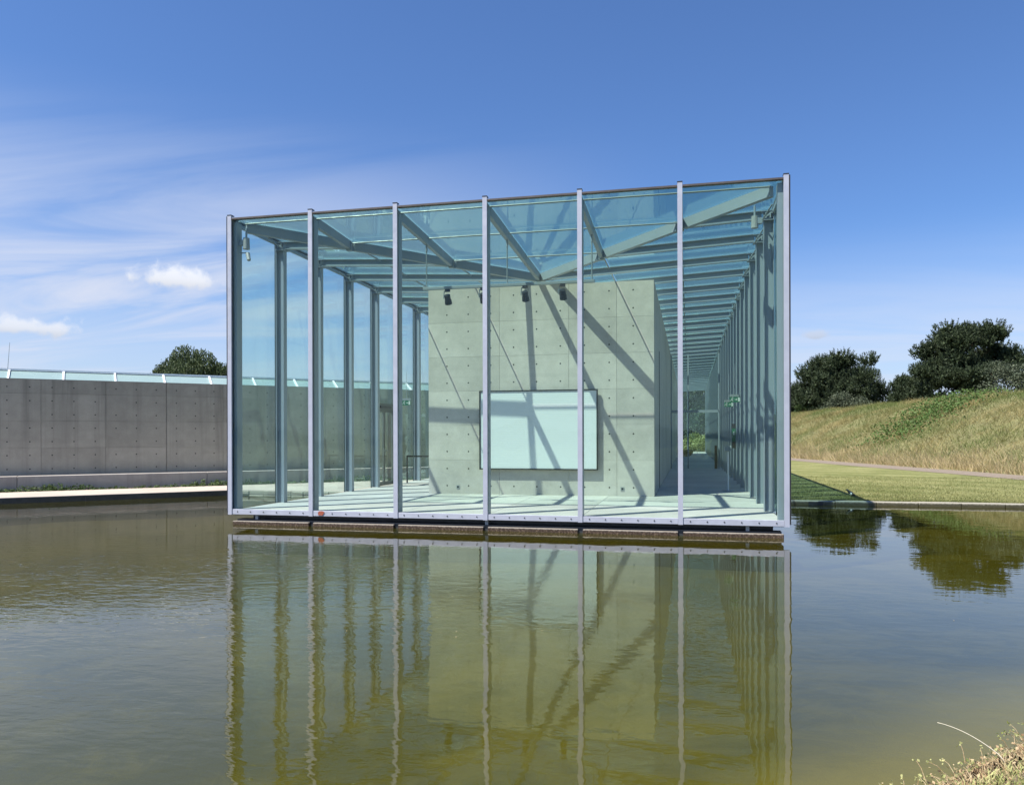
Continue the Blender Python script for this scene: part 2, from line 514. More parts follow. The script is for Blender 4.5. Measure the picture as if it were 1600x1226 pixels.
class MB:
    def __init__(self):
        self.v, self.f, self.m = [], [], []

    def poly(self, verts, faces, mi=0):
        b = len(self.v)
        self.v += [tuple(p) for p in verts]
        self.f += [tuple(b + i for i in f) for f in faces]
        self.m += [mi] * len(faces)
        return self

    def box(self, x0, x1, y0, y1, z0, z1, mi=0):
        v = [(x0, y0, z0), (x1, y0, z0), (x1, y1, z0), (x0, y1, z0), (x0, y0, z1), (x1, y0, z1), (x1, y1, z1), (x0, y1, z1)]
        return self.poly(v, [(0, 3, 2, 1), (4, 5, 6, 7), (0, 1, 5, 4), (1, 2, 6, 5), (2, 3, 7, 6), (3, 0, 4, 7)], mi)

    def bar(self, a, b, side, up, mi=0, upv=Vector((0, 0, 1)), off=(0, 0)):
        """box from a to b; side = full width across, up = full height"""
        a, b = Vector(a), Vector(b)
        d = (b - a).normalized()
        s = d.cross(upv)
        s = s.normalized() if s.length > 1e-6 else Vector((1, 0, 0))
        u = s.cross(d).normalized()
        o = s * off[0] + u * off[1]
        c = [(-1, -1), (1, -1), (1, 1), (-1, 1)]
        v = [p + o + s * (side / 2 * i) + u * (up / 2 * j) for p in (a, b) for i, j in c]
        return self.poly(v, [(0, 1, 2, 3), (7, 6, 5, 4), (0, 4, 5, 1), (1, 5, 6, 2), (2, 6, 7, 3), (3, 7, 4, 0)], mi)

    def tube(self, a, b, r, n=8, mi=0, r2=None):
        a, b = Vector(a), Vector(b)
        d = (b - a).normalized()
        s = d.cross(Vector((0, 0, 1)))
        s = s.normalized() if s.length > 1e-5 else Vector((1, 0, 0))
        u = s.cross(d)
        r2 = r if r2 is None else r2
        v = []
        for p, q in ((a, r), (b, r2)):
            for i in range(n):
                t = 2 * math.pi * i / n
                v.append(p + s * (q * math.cos(t)) + u * (q * math.sin(t)))
        f = [(i, (i + 1) % n, n + (i + 1) % n, n + i) for i in range(n)]
        f += [tuple(reversed(range(n))), tuple(range(n, 2 * n))]
        return self.poly(v, f, mi)

    def path(self, pts, radii, n=6, mi=0):
        pts = [Vector(p) for p in pts]
        v, f = [], []
        s0 = None
        for i, p in enumerate(pts):
            d = (pts[min(i + 1, len(pts) - 1)] - pts[max(i - 1, 0)]).normalized()
            if s0 is None:
                s0 = d.cross(Vector((0, 0, 1)))
                s0 = s0.normalized() if s0.length > 1e-4 else Vector((1, 0, 0))
            s0 = (s0 - d * s0.dot(d)).normalized()
            u = s0.cross(d)
            for k in range(n):
                t = 2 * math.pi * k / n
                v.append(p + s0 * (radii[i] * math.cos(t)) + u * (radii[i] * math.sin(t)))
        for i in range(len(pts) - 1):
            for k in range(n):
                k2 = (k + 1) % n
                f.append((i * n + k, i * n + k2, (i + 1) * n + k2, (i + 1) * n + k))
        f += [tuple(reversed(range(n))), tuple(range((len(pts) - 1) * n, len(pts) * n))]
        return self.poly(v, f, mi)

    def prism(self, poly, z0, z1, mi=0):
        n = len(poly)
        tri = geometry.tessellate_polygon([[Vector((x, y, 0)) for x, y in poly]])
        v = [(x, y, z0) for x, y in poly] + [(x, y, z1) for x, y in poly]
        area = sum(poly[i][0] * poly[(i + 1) % n][1] - poly[(i + 1) % n][0] * poly[i][1] for i in range(n))
        f = []
        for a, b, c in tri:
            o = ((poly[b][0] - poly[a][0]) * (poly[c][1] - poly[a][1]) - (poly[c][0] - poly[a][0]) * (poly[b][1] - poly[a][1]))
            if o < 0: a, c = c, a
            f += [(n + a, n + b, n + c), (c, b, a)]
        for i in range(n):
            j = (i + 1) % n
            f.append((i, j, n + j, n + i) if area > 0 else (j, i, n + i, n + j))
        return self.poly(v, f, mi)

    def slab(self, quad, th, mi=0):
        """plate on top polygon (3 or 4 points) with thickness th downward"""
        n = len(quad)
        q = [Vector(p) for p in quad]
        nrm = (q[1] - q[0]).cross(q[2] - q[0]).normalized()
        lo = [p - nrm * th for p in q]
        f = [tuple(range(n)), tuple(reversed(range(n, 2 * n)))]
        for i in range(n):
            j = (i + 1) % n
            f.append((i, n + i, n + j, j))
        return self.poly(q + lo, f, mi)

    def mesh(self, name, mats, base=(0, 0, 0), smooth=False):
        me = bpy.data.meshes.new(name)
        bx, by, bz = base
        me.from_pydata([(x - bx, y - by, z - bz) for x, y, z in self.v], [], self.f)
        for mt in (mats if isinstance(mats, (list, tuple)) else [mats]):
            me.materials.append(mt)
        if any(self.m):
            me.polygons.foreach_set('material_index', self.m)
        if smooth:
            me.polygons.foreach_set('use_smooth', [True] * len(self.f))
        me.update()
        return me

    def build(self, name, mats, parent=None, smooth=False, bevel=0.0, base=None):
        """world-space geometry; parts are stored relative to the thing they hang on"""
        wb = Vector((0, 0, 0)) if parent is None else world_of(parent)
        b = wb if base is None else Vector(base)
        me = self.mesh(name, mats, b, smooth)
        o = bpy.data.objects.new(name, me)
        COL.objects.link(o)
        if parent is not None:
            o.parent = parent
        o.location = b - wb
        if bevel:
            md = o.modifiers.new('bevel', 'BEVEL')
            md.width = bevel
            md.segments = 2
            md.limit_method = 'ANGLE'
        return o


def world_of(o):
    p = Vector(o.location)
    while o.parent is not None:
        o = o.parent
        p += o.location
    return p


def thing(name, loc, label, cat, group=None):
    o = bpy.data.objects.new(name, None)
    COL.objects.link(o)
    o.location = loc
    o.empty_display_size = 0.2
    return tag(o, label, cat, group)


def put(name, me, parent, at):
    """another object on shared mesh data; `at` in world space"""
    o = bpy.data.objects.new(name, me)
    COL.objects.link(o)
    o.parent = parent
    o.location = Vector(at) - (world_of(parent) if parent is not None else Vector((0, 0, 0)))
    return o


def soup(name, verts, faces_n, mats, parent=None, base=(0, 0, 0)):
    """verts: (N*k,3) array, k corners per face -> loose polygons, fast"""
    verts = np.asarray(verts, dtype=np.float32) - np.asarray(base, dtype=np.float32)
    nv = len(verts)
    k = faces_n
    nf = nv // k
    me = bpy.data.meshes.new(name)
    me.vertices.add(nv)
    me.vertices.foreach_set('co', verts.ravel())
    me.loops.add(nv)
    me.loops.foreach_set('vertex_index', np.arange(nv, dtype=np.int32))
    me.polygons.add(nf)
    me.polygons.foreach_set('loop_start', np.arange(0, nv, k, dtype=np.int32))
    me.polygons.foreach_set('loop_total', np.full(nf, k, dtype=np.int32))
    me.materials.append(mats)
    me.update(calc_edges=True)
    o = bpy.data.objects.new(name, me)
    COL.objects.link(o)
    if parent is not None:
        o.parent = parent
        o.location = Vector(base) - world_of(parent)
    else:
        o.location = base
    return o


def unit(a):
    return a / np.maximum(np.linalg.norm(a, axis=1, keepdims=True), 1e-9)


def needles(centres, dirs, length, width, n, spread, rng):
    """tufts of pointed triangles"""
    c = np.repeat(centres, n, axis=0)
    d = np.repeat(dirs, n, axis=0) + rng.normal(0, spread, (len(c), 3))
    d = unit(d)
    s = unit(np.cross(d, rng.normal(0, 1, (len(c), 3))))
    L = (length * rng.uniform(0.6, 1.2, (len(c), 1)))
    W = width * rng.uniform(0.7, 1.3, (len(c), 1))
    v = np.stack([c - s * W / 2, c + s * W / 2, c + d * L], axis=1)
    return v.reshape(-1, 3)


def leaves(centres, size, rng, updir=0.3, elong=1.6):
    n = len(centres)
    nrm = unit(rng.normal(0, 1, (n, 3)) + np.array([0, 0, updir]))
    a = unit(np.cross(nrm, rng.normal(0, 1, (n, 3))))
    b = np.cross(nrm, a)
    s = size * rng.uniform(0.55, 1.25, (n, 1))
    v = np.stack([centres - a * s * elong / 2, centres - b * s / 2, centres + a * s * elong / 2, centres + b * s / 2], axis=1)
    return v.reshape(-1, 3)


# ------------------------------------------------------------------ site levels and lines
XL, XR, YF = -9.155, 1.645, 14.12           # pavilion corners, front glass plane
XC = (XL + XR) / 2
BAY, NB = 1.8, 34
YB = YF + BAY * NB
ZF = 0.295                                  # pavilion floor
EDGE_Y = 21.2
U45 = Vector((0.741, 0.672, 0))             # line of the yard wall and of the left pond edge
N45 = Vector((-0.672, 0.741, 0))
E0 = Vector((-18.03, 17.10, 0))             # a point on the left pond edge
tcorner = (EDGE_Y - E0.y) / U45.y
ECORNER = E0 + U45 * tcorner
BANKZ = 0.11


def edge_pt(t, n=0.0):
    return E0 + U45 * t + N45 * n


SHORE0 = Vector((1.09, 4.05, 0))            # near shore by the camera
USH = Vector((0.70, 0.714, 0))


def shore(t):
    return SHORE0 + USH * t


pond = [tuple(shore(-34)[:2]), tuple(shore(17)[:2]), (13.0, EDGE_Y), (XR - 0.3, EDGE_Y), (XL + 0.3, EDGE_Y), (ECORNER.x, ECORNER.y), tuple(edge_pt(-30)[:2])]

# ground: one sheet to the horizon with the pond cut out
far = 2600.0
outer = [Vector((-far, -far, 0)), Vector((far, -far, 0)), Vector((far, far, 0)), Vector((-far, far, 0))]
hole = [Vector((x, y, 0)) for x, y in pond]
tris = geometry.tessellate_polygon([outer, list(reversed(hole))])
allp = outer + list(reversed(hole))
gm = MB()
gf = []
for a, b, c in tris:
    o = (allp[b] - allp[a]).cross(allp[c] - allp[a]).z
    gf.append((a, b, c) if o > 0 else (c, b, a))
gm.poly([(p.x, p.y, BANKZ - 0.03) for p in allp], gf)
tag(gm.build('ground', M['lawn']), kind='structure')

# pond bed: shelves up towards the near shore
gx = np.linspace(-46, 20, 133)
gy = np.linspace(-24, 22.2, 95)
bm_v, bm_f = [], []
for j, y in enumerate(gy):
    for i, x in enumerate(gx):
        d = (Vector((x, y, 0)) - SHORE0).dot(Vector((-USH.y, USH.x, 0)))
        z = -0.10 - 0.50 * min(1.0, max(0.0, (d + 0.2) / 3.4)) ** 0.8
        z += 0.05 * math.sin(x * 0.9 + y * 0.4) * math.sin(y * 0.7 - x * 0.3)
        bm_v.append((x, y, min(z, -0.06) if d > -0.4 else -0.3))
nx = len(gx)
for j in range(len(gy) - 1):
    for i in range(nx - 1):
        k = j * nx + i
        bm_f.append((k, k + 1, k + nx + 1, k + nx))
tag(MB().poly(bm_v, bm_f).build('pond_bed', M['bed'], smooth=True), kind='structure')
wat = MB()
wt = geometry.tessellate_polygon([[Vector((x, y, 0)) for x, y in pond]])
wf = []
for a, b, c in wt:
    o = (Vector((*pond[b], 0)) - Vector((*pond[a], 0))).cross(Vector((*pond[c], 0)) - Vector((*pond[a], 0))).z
    wf.append((a, b, c) if o > 0 else (c, b, a))
wat.poly([(x, y, 0.0) for x, y in pond], wf)
tag(wat.build('water', M['water']), kind='structure')

# ------------------------------------------------------------------ mound, path and lawn on the right
P0 = Vector((12.3, 32.7, 0))                # lawn-side edge of the path
PS = Vector((-0.23, 0.973, 0)).normalized()
PN = Vector((0.973, 0.23, 0)).normalized()


def mound_h(s, n):
    top = 4.50 - 0.007 * max(0, s - 20)
    k = min(1.0, max(0.0, (n - 2.4) / 12.6))
    k = 0.55 * (k * k * (3 - 2 * k)) + 0.45 * math.sin(k * math.pi / 2)
    h = top * k
    if n > 15: h -= 0.02 * (n - 15)
    h += 0.10 * math.sin(s * 0.55 + n * 0.4) * math.sin(n * 0.6) * min(1, max(0, (n - 2.4) / 3)) + 0.07 * math.sin(s * 1.3) * min(1, max(0, n - 4) / 6)
    return h


def sn(s, n):
    p = P0 + PS * s + PN * n
    return p


mv, mf = [], []
ss = np.linspace(-32, 150, 150)
ns = np.concatenate([np.linspace(2.25, 18, 40), np.array([22, 28, 36, 50, 80])])
for s in ss:
    for n in ns:
        p = sn(s, n)
        mv.append((p.x, p.y, BANKZ - 0.02 + (mound_h(s, n) if n < 79 else -0.3)))
k2 = len(ns)
for i in range(len(ss) - 1):
    for j in range(k2 - 1):
        a = i * k2 + j
        mf.append((a, a + 1, a + k2 + 1, a + k2))
tag(MB().poly([(x, y, z) for x, y, z in mv], [tuple(reversed(f)) for f in mf]).build('mound', M['mound'], smooth=True), kind='structure')

pm = MB()
pts = [sn(s, 0.0 + 0.12 * math.sin(s * 0.3)) for s in np.linspace(-32, 150, 90)]
ptb = [sn(s, 2.35 + 0.12 * math.sin(s * 0.41)) for s in np.linspace(-32, 150, 90)]
pv_, pf_ = [], []
for i in range(90):
    pv_ += [(pts[i].x, pts[i].y, BANKZ - 0.018), (ptb[i].x, ptb[i].y, BANKZ - 0.018)]
for i in range(89):
    pf_.append((2 * i, 2 * i + 1, 2 * i + 3, 2 * i + 2))
tag(pm.poly(pv_, pf_).build('gravel_path', M['path']), kind='structure')

# tall grass on the mound
N = 170000
s_ = RNG.uniform(-12, 105, N)
n_ = 2.3 + 14.5 * RNG.uniform(0, 1, N) ** 0.85
base = np.array([[*(sn(a, b)[:2]), BANKZ - 0.03 + mound_h(a, b)] for a, b in zip(s_, n_)])
clump = np.sin(base[:, 0] * 1.1) * np.sin(base[:, 1] * 0.9 + 1.3) * 0.35 + 1
hgt = (RNG.uniform(0.14, 0.42, N) * clump)[:, None]
lean = np.stack([RNG.normal(0.1, 0.95, N), RNG.normal(-0.05, 0.95, N), np.ones(N)], axis=1)
side = unit(np.stack([RNG.normal(0, 1, N), RNG.normal(0, 1, N), np.zeros(N)], axis=1))
wd = RNG.uniform(0.016, 0.040, (N, 1))
tri = np.stack([base - side * wd / 2, base + side * wd / 2, base + lean * hgt], axis=1).reshape(-1, 3)
tag(soup('meadow_grass', tri, 3, M['meadow']), 'dry tall meadow grass covering the mound behind the lawn', 'grass', kind='stuff')
N = 26000
s_ = RNG.uniform(-12, 105, N)
n_ = 2.2 + np.abs(RNG.normal(0, 1.3, N))
base = np.array([[*(sn(a, b)[:2]), BANKZ - 0.03 + mound_h(a, b)] for a, b in zip(s_, n_)])
hgt = RNG.uniform(0.2, 0.55, N)[:, None]
lean = np.stack([RNG.normal(-0.25, 0.4, N), RNG.normal(-0.1, 0.3, N), np.ones(N)], axis=1)
side = unit(np.stack([RNG.normal(0, 1, N), RNG.normal(0, 1, N), np.zeros(N)], axis=1))
wd = RNG.uniform(0.02, 0.05, (N, 1))
tri = np.stack([base - side * wd / 2, base + side * wd / 2, base + lean * hgt], axis=1).reshape(-1, 3)
tag(soup('straw_grass', tri, 3, M['straw']), 'pale straw coloured grass fringe along the foot of the mound', 'grass', kind='stuff')
# short grass of the lawn near the pond
N = 45000
lx = RNG.uniform(1.8, 13.5, N)
ly = EDGE_Y + 0.32 + 13.0 * RNG.uniform(0, 1, N) ** 2.6
base = np.stack([lx, ly, np.full(N, BANKZ - 0.04)], axis=1)
hgt = RNG.uniform(0.03, 0.065, (N, 1))
lean = np.stack([RNG.normal(0, 0.5, N), RNG.normal(0, 0.5, N), np.ones(N)], axis=1)
side = unit(np.stack([RNG.normal(0, 1, N), RNG.normal(0, 1, N), np.zeros(N)], axis=1))
tri = np.stack([base - side * 0.009, base + side * 0.009, base + lean * hgt], axis=1).reshape(-1, 3)
tag(soup('lawn_grass', tri, 3, M['lawnblade']), 'short mown grass on the lawn beyond the pond', 'grass', kind='stuff')

# kerb stones along the far pond edge on the lawn side
kerb = thing('pond_kerb', (XR + 0.25, EDGE_Y, 0), 'low stone kerb between the pond and the mown lawn', 'kerb')
x = XR + 0.05
while x < 12.9:
    L = min(0.98, 12.95 - x)
    b = MB().box(x + 0.006, x + L - 0.006, EDGE_Y - 0.02, EDGE_Y + 0.26, -0.6, BANKZ - 0.012 + random.uniform(-0.006, 0.006))
    b.build('kerb_stone', M['kerb2'], kerb, bevel=0.012)
    x += L
bx = MB().box(4.0 - 1.0, 4.0 + 0.35 - 1.0, EDGE_Y - 0.035, EDGE_Y - 0.005, -0.02, 0.075)
tag(bx.build('overflow_grate', M['black'], None, base=(3.17, EDGE_Y - 0.02, 0)), 'dark overflow slot in the shaded stone kerb', 'drain')

# ------------------------------------------------------------------ terrace, bench and yard wall on the left
te = [ECORNER + Vector((0, 0, 0)), Vector((XL - 0.06, EDGE_Y, 0)), Vector((XL - 0.06, 31.5, 0))]
tpoly = [(edge_pt(-30).x, edge_pt(-30).y), (ECORNER.x, ECORNER.y), (XL - 0.06, EDGE_Y), (XL - 0.06, EDGE_Y + 9.0), (edge_pt(-30, 2.45).x, edge_pt(-30, 2.45).y)]
# back line of the terrace meets the pavilion wall
tb = edge_pt(0, 2.45)
tx = (XL - 0.06 - tb.x) / U45.x
tpoly[3] = (XL - 0.06, tb.y + U45.y * tx)
terr = MB().prism(tpoly, 0.02, 0.163)
tag(terr.build('terrace', M['terrace']), kind='structure')
strip = [tuple(edge_pt(-30, 2.45)[:2]), tpoly[3], (XL - 0.06, tpoly[3][1] + 3.0), tuple(edge_pt(-30, 4.5)[:2])]
tag(MB().prism(strip, 0.02, 0.15).build('planting_strip', M['earth']), kind='structure')
# dark wet edge stones
edge = thing('pond_edge', edge_pt(-5), 'dark wet edge of the terrace along the pond beside the grey wall', 'kerb')
t = -14.0
while t < tcorner - 0.1:
    t2 = min(t + 4.0, tcorner)
    a, b = edge_pt(t + 0.001, 0.05), edge_pt(t2 - 0.001, 0.05)
    MB().bar((a.x, a.y, -0.22), (b.x, b.y, -0.22), 0.12, 0.74).build('edge_slab', M['wetkerb'], edge)
    t = t2
x = ECORNER.x + 0.02
rough = thing('stone_edge', (ECORNER.x + 2, EDGE_Y, 0), 'rough pale stone edge of the terrace seen behind the pavilion corner', 'kerb')
while x < XL - 0.15:
    L = random.uniform(0.28, 0.5)
    for z0, z1 in ((-0.6, 0.03), (0.035, 0.15)):
        MB().box(x + 0.008, min(x + L, XL - 0.1) - 0.008, EDGE_Y - 0.05 + random.uniform(-0.02, 0.02), EDGE_Y + 0.06, z0, z1 - random.uniform(0, 0.02)).build('stone', M['kerb'], rough, bevel=0.015)
    x += L

# bench: a long low concrete parapet
bench = thing('concrete_bench', edge_pt(0, 2.95), 'long low concrete bench in front of the grey wall', 'bench')
t = -16.0
while t < 16.5:
    t2 = min(t + 5.4, 16.5)
    a, b = edge_pt(t + 0.006, 3.12), edge_pt(t2 - 0.006, 3.12)
    MB().bar((a.x, a.y, 0.36), (b.x, b.y, 0.36), 0.40, 0.50).build('bench_slab', M['bench'], bench, bevel=0.012)
    t = t2

# yard wall of fair-faced concrete
WN = 3.62                                   # offset of the wall's face
wall = thing('concrete_wall', edge_pt(0, WN), 'long grey concrete wall with formwork holes left of the glass pavilion', 'wall')
WT0, WT1 = -12.0, 18.0
ZW = 3.61
a, b = edge_pt(WT0, WN + 0.16), edge_pt(WT1, WN + 0.16)
MB().bar((a.x, a.y, ZW / 2 - 0.008), (b.x, b.y, ZW / 2 - 0.008), 0.26, ZW - 0.03).build('wall_core', M['wallcon'], wall)
ang = math.atan2(U45.y, U45.x)
pan_cache = {}
holes = MB()


def wall_panel(t0, t1, z0, z1):
    key = (round(t1 - t0, 3), round(z1 - z0, 3))
    if key not in pan_cache:
        g = 0.004
        L, H = key
        me = MB().box(g, L - g, -0.03, 0.0, g * 0.6, H - g * 0.6).mesh('wall_panel', M['wallcon'])
        pan_cache[key] = me
    p = edge_pt(t0, WN + 0.03)
    o = put('panel', pan_cache[key], wall, (p.x, p.y, z0))
    o.rotation_euler = (0, 0, ang)


zs = [0.12, 0.60, 1.455, 2.31, 3.165, ZW]
JOINT = 4.41
ts = [JOINT - 0.012 - 1.8 * i for i in range(10, 0, -1)] + [JOINT - 0.012]
ts2 = [JOINT + 0.012 + 1.8 * i for i in range(8)]
for row in (ts, ts2):
    for i in range(len(row) - 1):
        for j in range(len(zs) - 1):
            wall_panel(row[i], row[i + 1], zs[j], zs[j + 1])
fw = -N45
hz_rows = [0.80 + 0.4275 * k for k in range(7)]
for row in (ts, ts2):
    for i in range(len(row) - 1):
        for q in (0.3, 0.9, 1.5):
            for z in hz_rows:
                if random.random() < 0.05: continue
                p = edge_pt(row[i] + q, WN + 0.0005)
                c = Vector((p.x, p.y, z))
                r = 0.021
                vs = [c + U45.normalized() * (r * math.cos(k * math.pi / 4)) + Vector((0, 0, r * math.sin(k * math.pi / 4))) + fw * 0.0006 for k in range(8)]
                holes.poly(vs, [tuple(range(8))])
tag(holes.build('tie_holes', M['hole'], wall), kind='stuff')
# top coping
a, b = edge_pt(WT0, WN + 0.15), edge_pt(WT1, WN + 0.15)
MB().bar((a.x, a.y, ZW + 0.008), (b.x, b.y, ZW + 0.008), 0.29, 0.012).build('coping', M['bench'], wall)

# low glazed roof behind the wall top
skyl = thing('glazed_roof', edge_pt(0, WN + 0.6), 'low glazed roof strip with white frames above the grey wall', 'skylight')
t = -10.6
pitch = 1.5
zlo, zhi, no0, no1 = 3.60, 3.935, WN + 0.36, WN + 1.0
while t < 16.6:
    a0, a1 = edge_pt(t, no0), edge_pt(t + pitch, no0)
    b0, b1 = edge_pt(t, no1), edge_pt(t + pitch, no1)
    MB().slab([(a0.x, a0.y, zlo), (a1.x, a1.y, zlo), (b1.x, b1.y, zhi), (b0.x, b0.y, zhi)], 0.012).build('pane', M['sky_glass'], skyl)
    MB().bar((a0.x, a0.y, zlo + 0.02), (b0.x, b0.y, zhi + 0.02), 0.055, 0.05).build('glazing_bar', M['white'], skyl)
    t += pitch
a, b = edge_pt(-12, no1), edge_pt(t, no1)
MB().bar((a.x, a.y, zhi + 0.03), (b.x, b.y, zhi + 0.03), 0.09, 0.06).build('ridge_rail', M['white'], skyl)
a, b = edge_pt(-12, no0 - 0.02), edge_pt(t, no0 - 0.02)
MB().bar((a.x, a.y, zlo), (b.x, b.y, zlo), 0.05, 0.05).build('eaves_rail', M['white'], skyl)
# pale plate under the glass
a, b = edge_pt(-12, no1 - 0.12), edge_pt(t, no1 - 0.12)
MB().bar((a.x, a.y, 3.44), (b.x, b.y, 3.44), 0.05, 0.84).build('upstand', M['white'], skyl)

# weeds between bench and terrace
c_, d_ = [], []
for i in range(950):
    tt = random.uniform(-7, 14)
    dens = 0.35 + 0.65 * (math.sin(tt * 1.3) * 0.5 + 0.5)
    if random.random() > dens: continue
    p = edge_pt(tt, random.uniform(2.46, 2.85))
    hh = random.uniform(0.02, 0.16) * (1.4 if math.sin(tt * 1.3) > 0.3 else 0.7)
    for k in range(9):
        c_.append((p.x + random.gauss(0, 0.04), p.y + random.gauss(0, 0.04), 0.15 + random.uniform(0, hh)))
tag(soup('weeds', leaves(np.array(c_), 0.05, RNG), 4, M['shrub']), 'strip of low green weeds between the bench and the pale terrace', 'weeds', kind='stuff')

# ------------------------------------------------------------------ the glass pavilion
pav = thing('glass_pavilion', (XC, YF, 0), 'long glass pavilion with steel frame standing in the pond', 'building')
SL = 0.05                                    # fall of the roof towards the middle
ZG = 6.245                                   # roof glass at the rim


def zr(d):                                   # top of the steel at distance d from the rim
    return ZG - 0.03 - SL * d


# front mullions
capm = MB().box(-0.043, 0.043, -0.055, -0.012, 0.2, 6.30).mesh('cap', M['alu'])
topm = MB().box(-0.047, 0.047, -0.059, 0.06, 6.302, 6.318).mesh('end_plate', M['gasket'])
gasm = MB().box(-0.034, 0.034, -0.010, 0.030, 0.305, 6.25).mesh('gasket', M['gasket'])
postm = MB().box(-0.038, 0.038, 0.034, 0.225, 0.30, zr(0) - 0.02).mesh('post', M['steel'])
for k in range(7):
    X = XL + BAY * k
    mu = put('mullion', capm, pav, (X, YF, 0))
    put('end_plate', topm, mu, (X, YF, 0))
    put('gasket', gasm, mu, (X, YF, 0))
    dxp = 0.055 if k == 0 else (-0.075 if k == 6 else 0.0)
    if k in (0, 6):
        MB().box(X + dxp - 0.06, X + dxp + 0.06, YF + 0.034, YF + 0.225, 0.30, zr(0) - 0.03).build('post', M['steel'], mu)
        sx = -1 if k == 0 else 1
        MB().box(X + sx * 0.0555 - 0.012, X + sx * 0.0555 + 0.012, YF - 0.05, YF + 0.06, 0.24, 6.29).build('side_gasket', M['gasket'], mu)
    else:
        put('post', postm, mu, (X, YF, 0))
boltm = MB().tube((0, 0, 0), (0, -0.008, 0), 0.012, 8).mesh('bolt', M['gasket'])
panem = MB().box(-0.86, 0.86, -0.004, 0.012, 0.305, 6.215).mesh('pane', M['front_glass'])
for k in range(6):
    X = XL + BAY * (k + 0.5)
    put('pane', panem, pav, (X, YF, 0))
    rl = MB().box(X - BAY / 2 + 0.045, X + BAY / 2 - 0.045, YF - 0.042, YF - 0.006, 0.205, 0.312).build('bottom_rail', M['alu_dirty'], pav, bevel=0.004)
    for q in range(6):
        put('bolt', boltm, rl, (X - 0.73 + q * 0.292, YF - 0.042, 0.262))
    MB().box(X - BAY / 2 + 0.045, X + BAY / 2 - 0.045, YF - 0.05, YF + 0.05, 6.222, 6.255).build('top_flashing', M['flash'], pav)
# leaf stuck on the rail
lf = MB().poly([(-7.19, YF - 0.05, 0.225), (-7.10, YF - 0.052, 0.222), (-7.055, YF - 0.056, 0.29), (-7.10, YF - 0.054, 0.31), (-7.17, YF - 0.052, 0.308), (-7.20, YF - 0.05, 0.27)],
               [(0, 1, 2, 3, 4, 5)])
leafm = m_plain('red_leaf', (0.35, 0.09, 0.05), 0.6, 0, 0.3, 20)
o = lf.build('fallen_leaf', leafm, None, base=(-7.12, YF - 0.05, 0.26))
sm_ = o.modifiers.new('thickness', 'SOLIDIFY'); sm_.thickness = 0.003
tag(o, 'reddish brown fallen leaf stuck on the aluminium rail', 'leaf')

# base: dark plinth recess and stone slabs in the water
MB().box(XL + 0.35, XR - 0.2, YF + 0.25, EDGE_Y, -0.6, 0.19).build('base_block', M['dark'], pav)
MB().box(XL + 0.12, XR - 0.08, YF + 0.03, YF + 0.249, -0.6, 0.105).build('base_ledge', M['dark'], pav)
sx0 = XL + 0.32
lims = [XL + 0.06] + [XL + BAY * k for k in range(1, 6)] + [XR - 0.05]
for k in range(6):
    MB().box(lims[k] + 0.045 * (k > 0), lims[k + 1] - 0.045 * (k < 5), YF - 0.05, YF + 0.025, -0.4, 0.074).build('plinth_stone', M['plinth'], pav, bevel=0.012)
for xx in (XL + 0.55, XC, XR - 0.65):
    MB().box(xx - 0.03, xx + 0.03, YF + 0.04, YF + 0.10, 0.106, 0.19).build('foot', M['steel'], pav)
# steel edge beam under the glass
MB().box(XL + 0.05, XR - 0.05, YF + 0.03, YF + 0.24, 0.192, ZF - 0.028).build('sill_beam', M['dark'], pav)
for X in (XL + 0.02, XR - 0.14):
    MB().box(X, X + 0.12, YF + 0.26, YB, 0.18, ZF - 0.028).build('sill_beam', M['dark'], pav)

# floor slabs
MB().box(XL + 0.14, XR - 0.14, YF + 0.245, YB, 0.20, ZF - 0.02).build('sub_floor', M['dark'], pav)
BX0, BX1, BY0, BY1 = XC - 2.915, XC + 2.915, 19.25, 66.0
flm = {}


def floor_slab(x0, x1, y0, y1):
    key = (round(x1 - x0, 3), round(y1 - y0, 3))
    if key not in flm:
        flm[key] = MB().box(0.005, key[0] - 0.005, 0.005, key[1] - 0.005, -0.018, 0.0).mesh('floor_slab', M['floor'])
    put('floor_slab', flm[key], pav, (x0, y0, ZF))


for j in range(3):
    y0 = YF + (0.04 if j == 0 else BAY * j)
    y1 = BY0 + 0.02 if j == 2 else YF + BAY * (j + 1)
    for i in range(6):
        floor_slab(XL + BAY * i + (0.06 if i == 0 else 0), XL + BAY * (i + 1) - (0.06 if i == 5 else 0), y0, y1)
y0 = BY0 + 0.02
j = 3
while y0 < YB - 0.1:
    y1 = min(YF + BAY * (j + 1), YB - 0.05)
    floor_slab(XL + 0.06, BX0 - 0.001, y0, y1)
    floor_slab(BX1 + 0.001, XR - 0.06, y0, y1)
    y0 = y1
    j += 1

# side columns: H sections
def h_column(s):
    b = MB()
    x_out, x_in = 0.035, 0.215
    z0, z1 = ZF, zr(0.1) - 0.02
    for q in (x_out, x_in):
        b.box(min(s * q, s * (q - 0.014)) if s > 0 else -q, max(s * q, s * (q - 0.014)) if s > 0 else -q + 0.014, -0.072, 0.072, z0, z1)
    lo, hi = sorted((s * (x_out + 0.001), s * (x_in - 0.015)))
    b.box(lo, hi, -0.006, 0.006, z0, z1)
    return b.mesh('column', M['steel'])


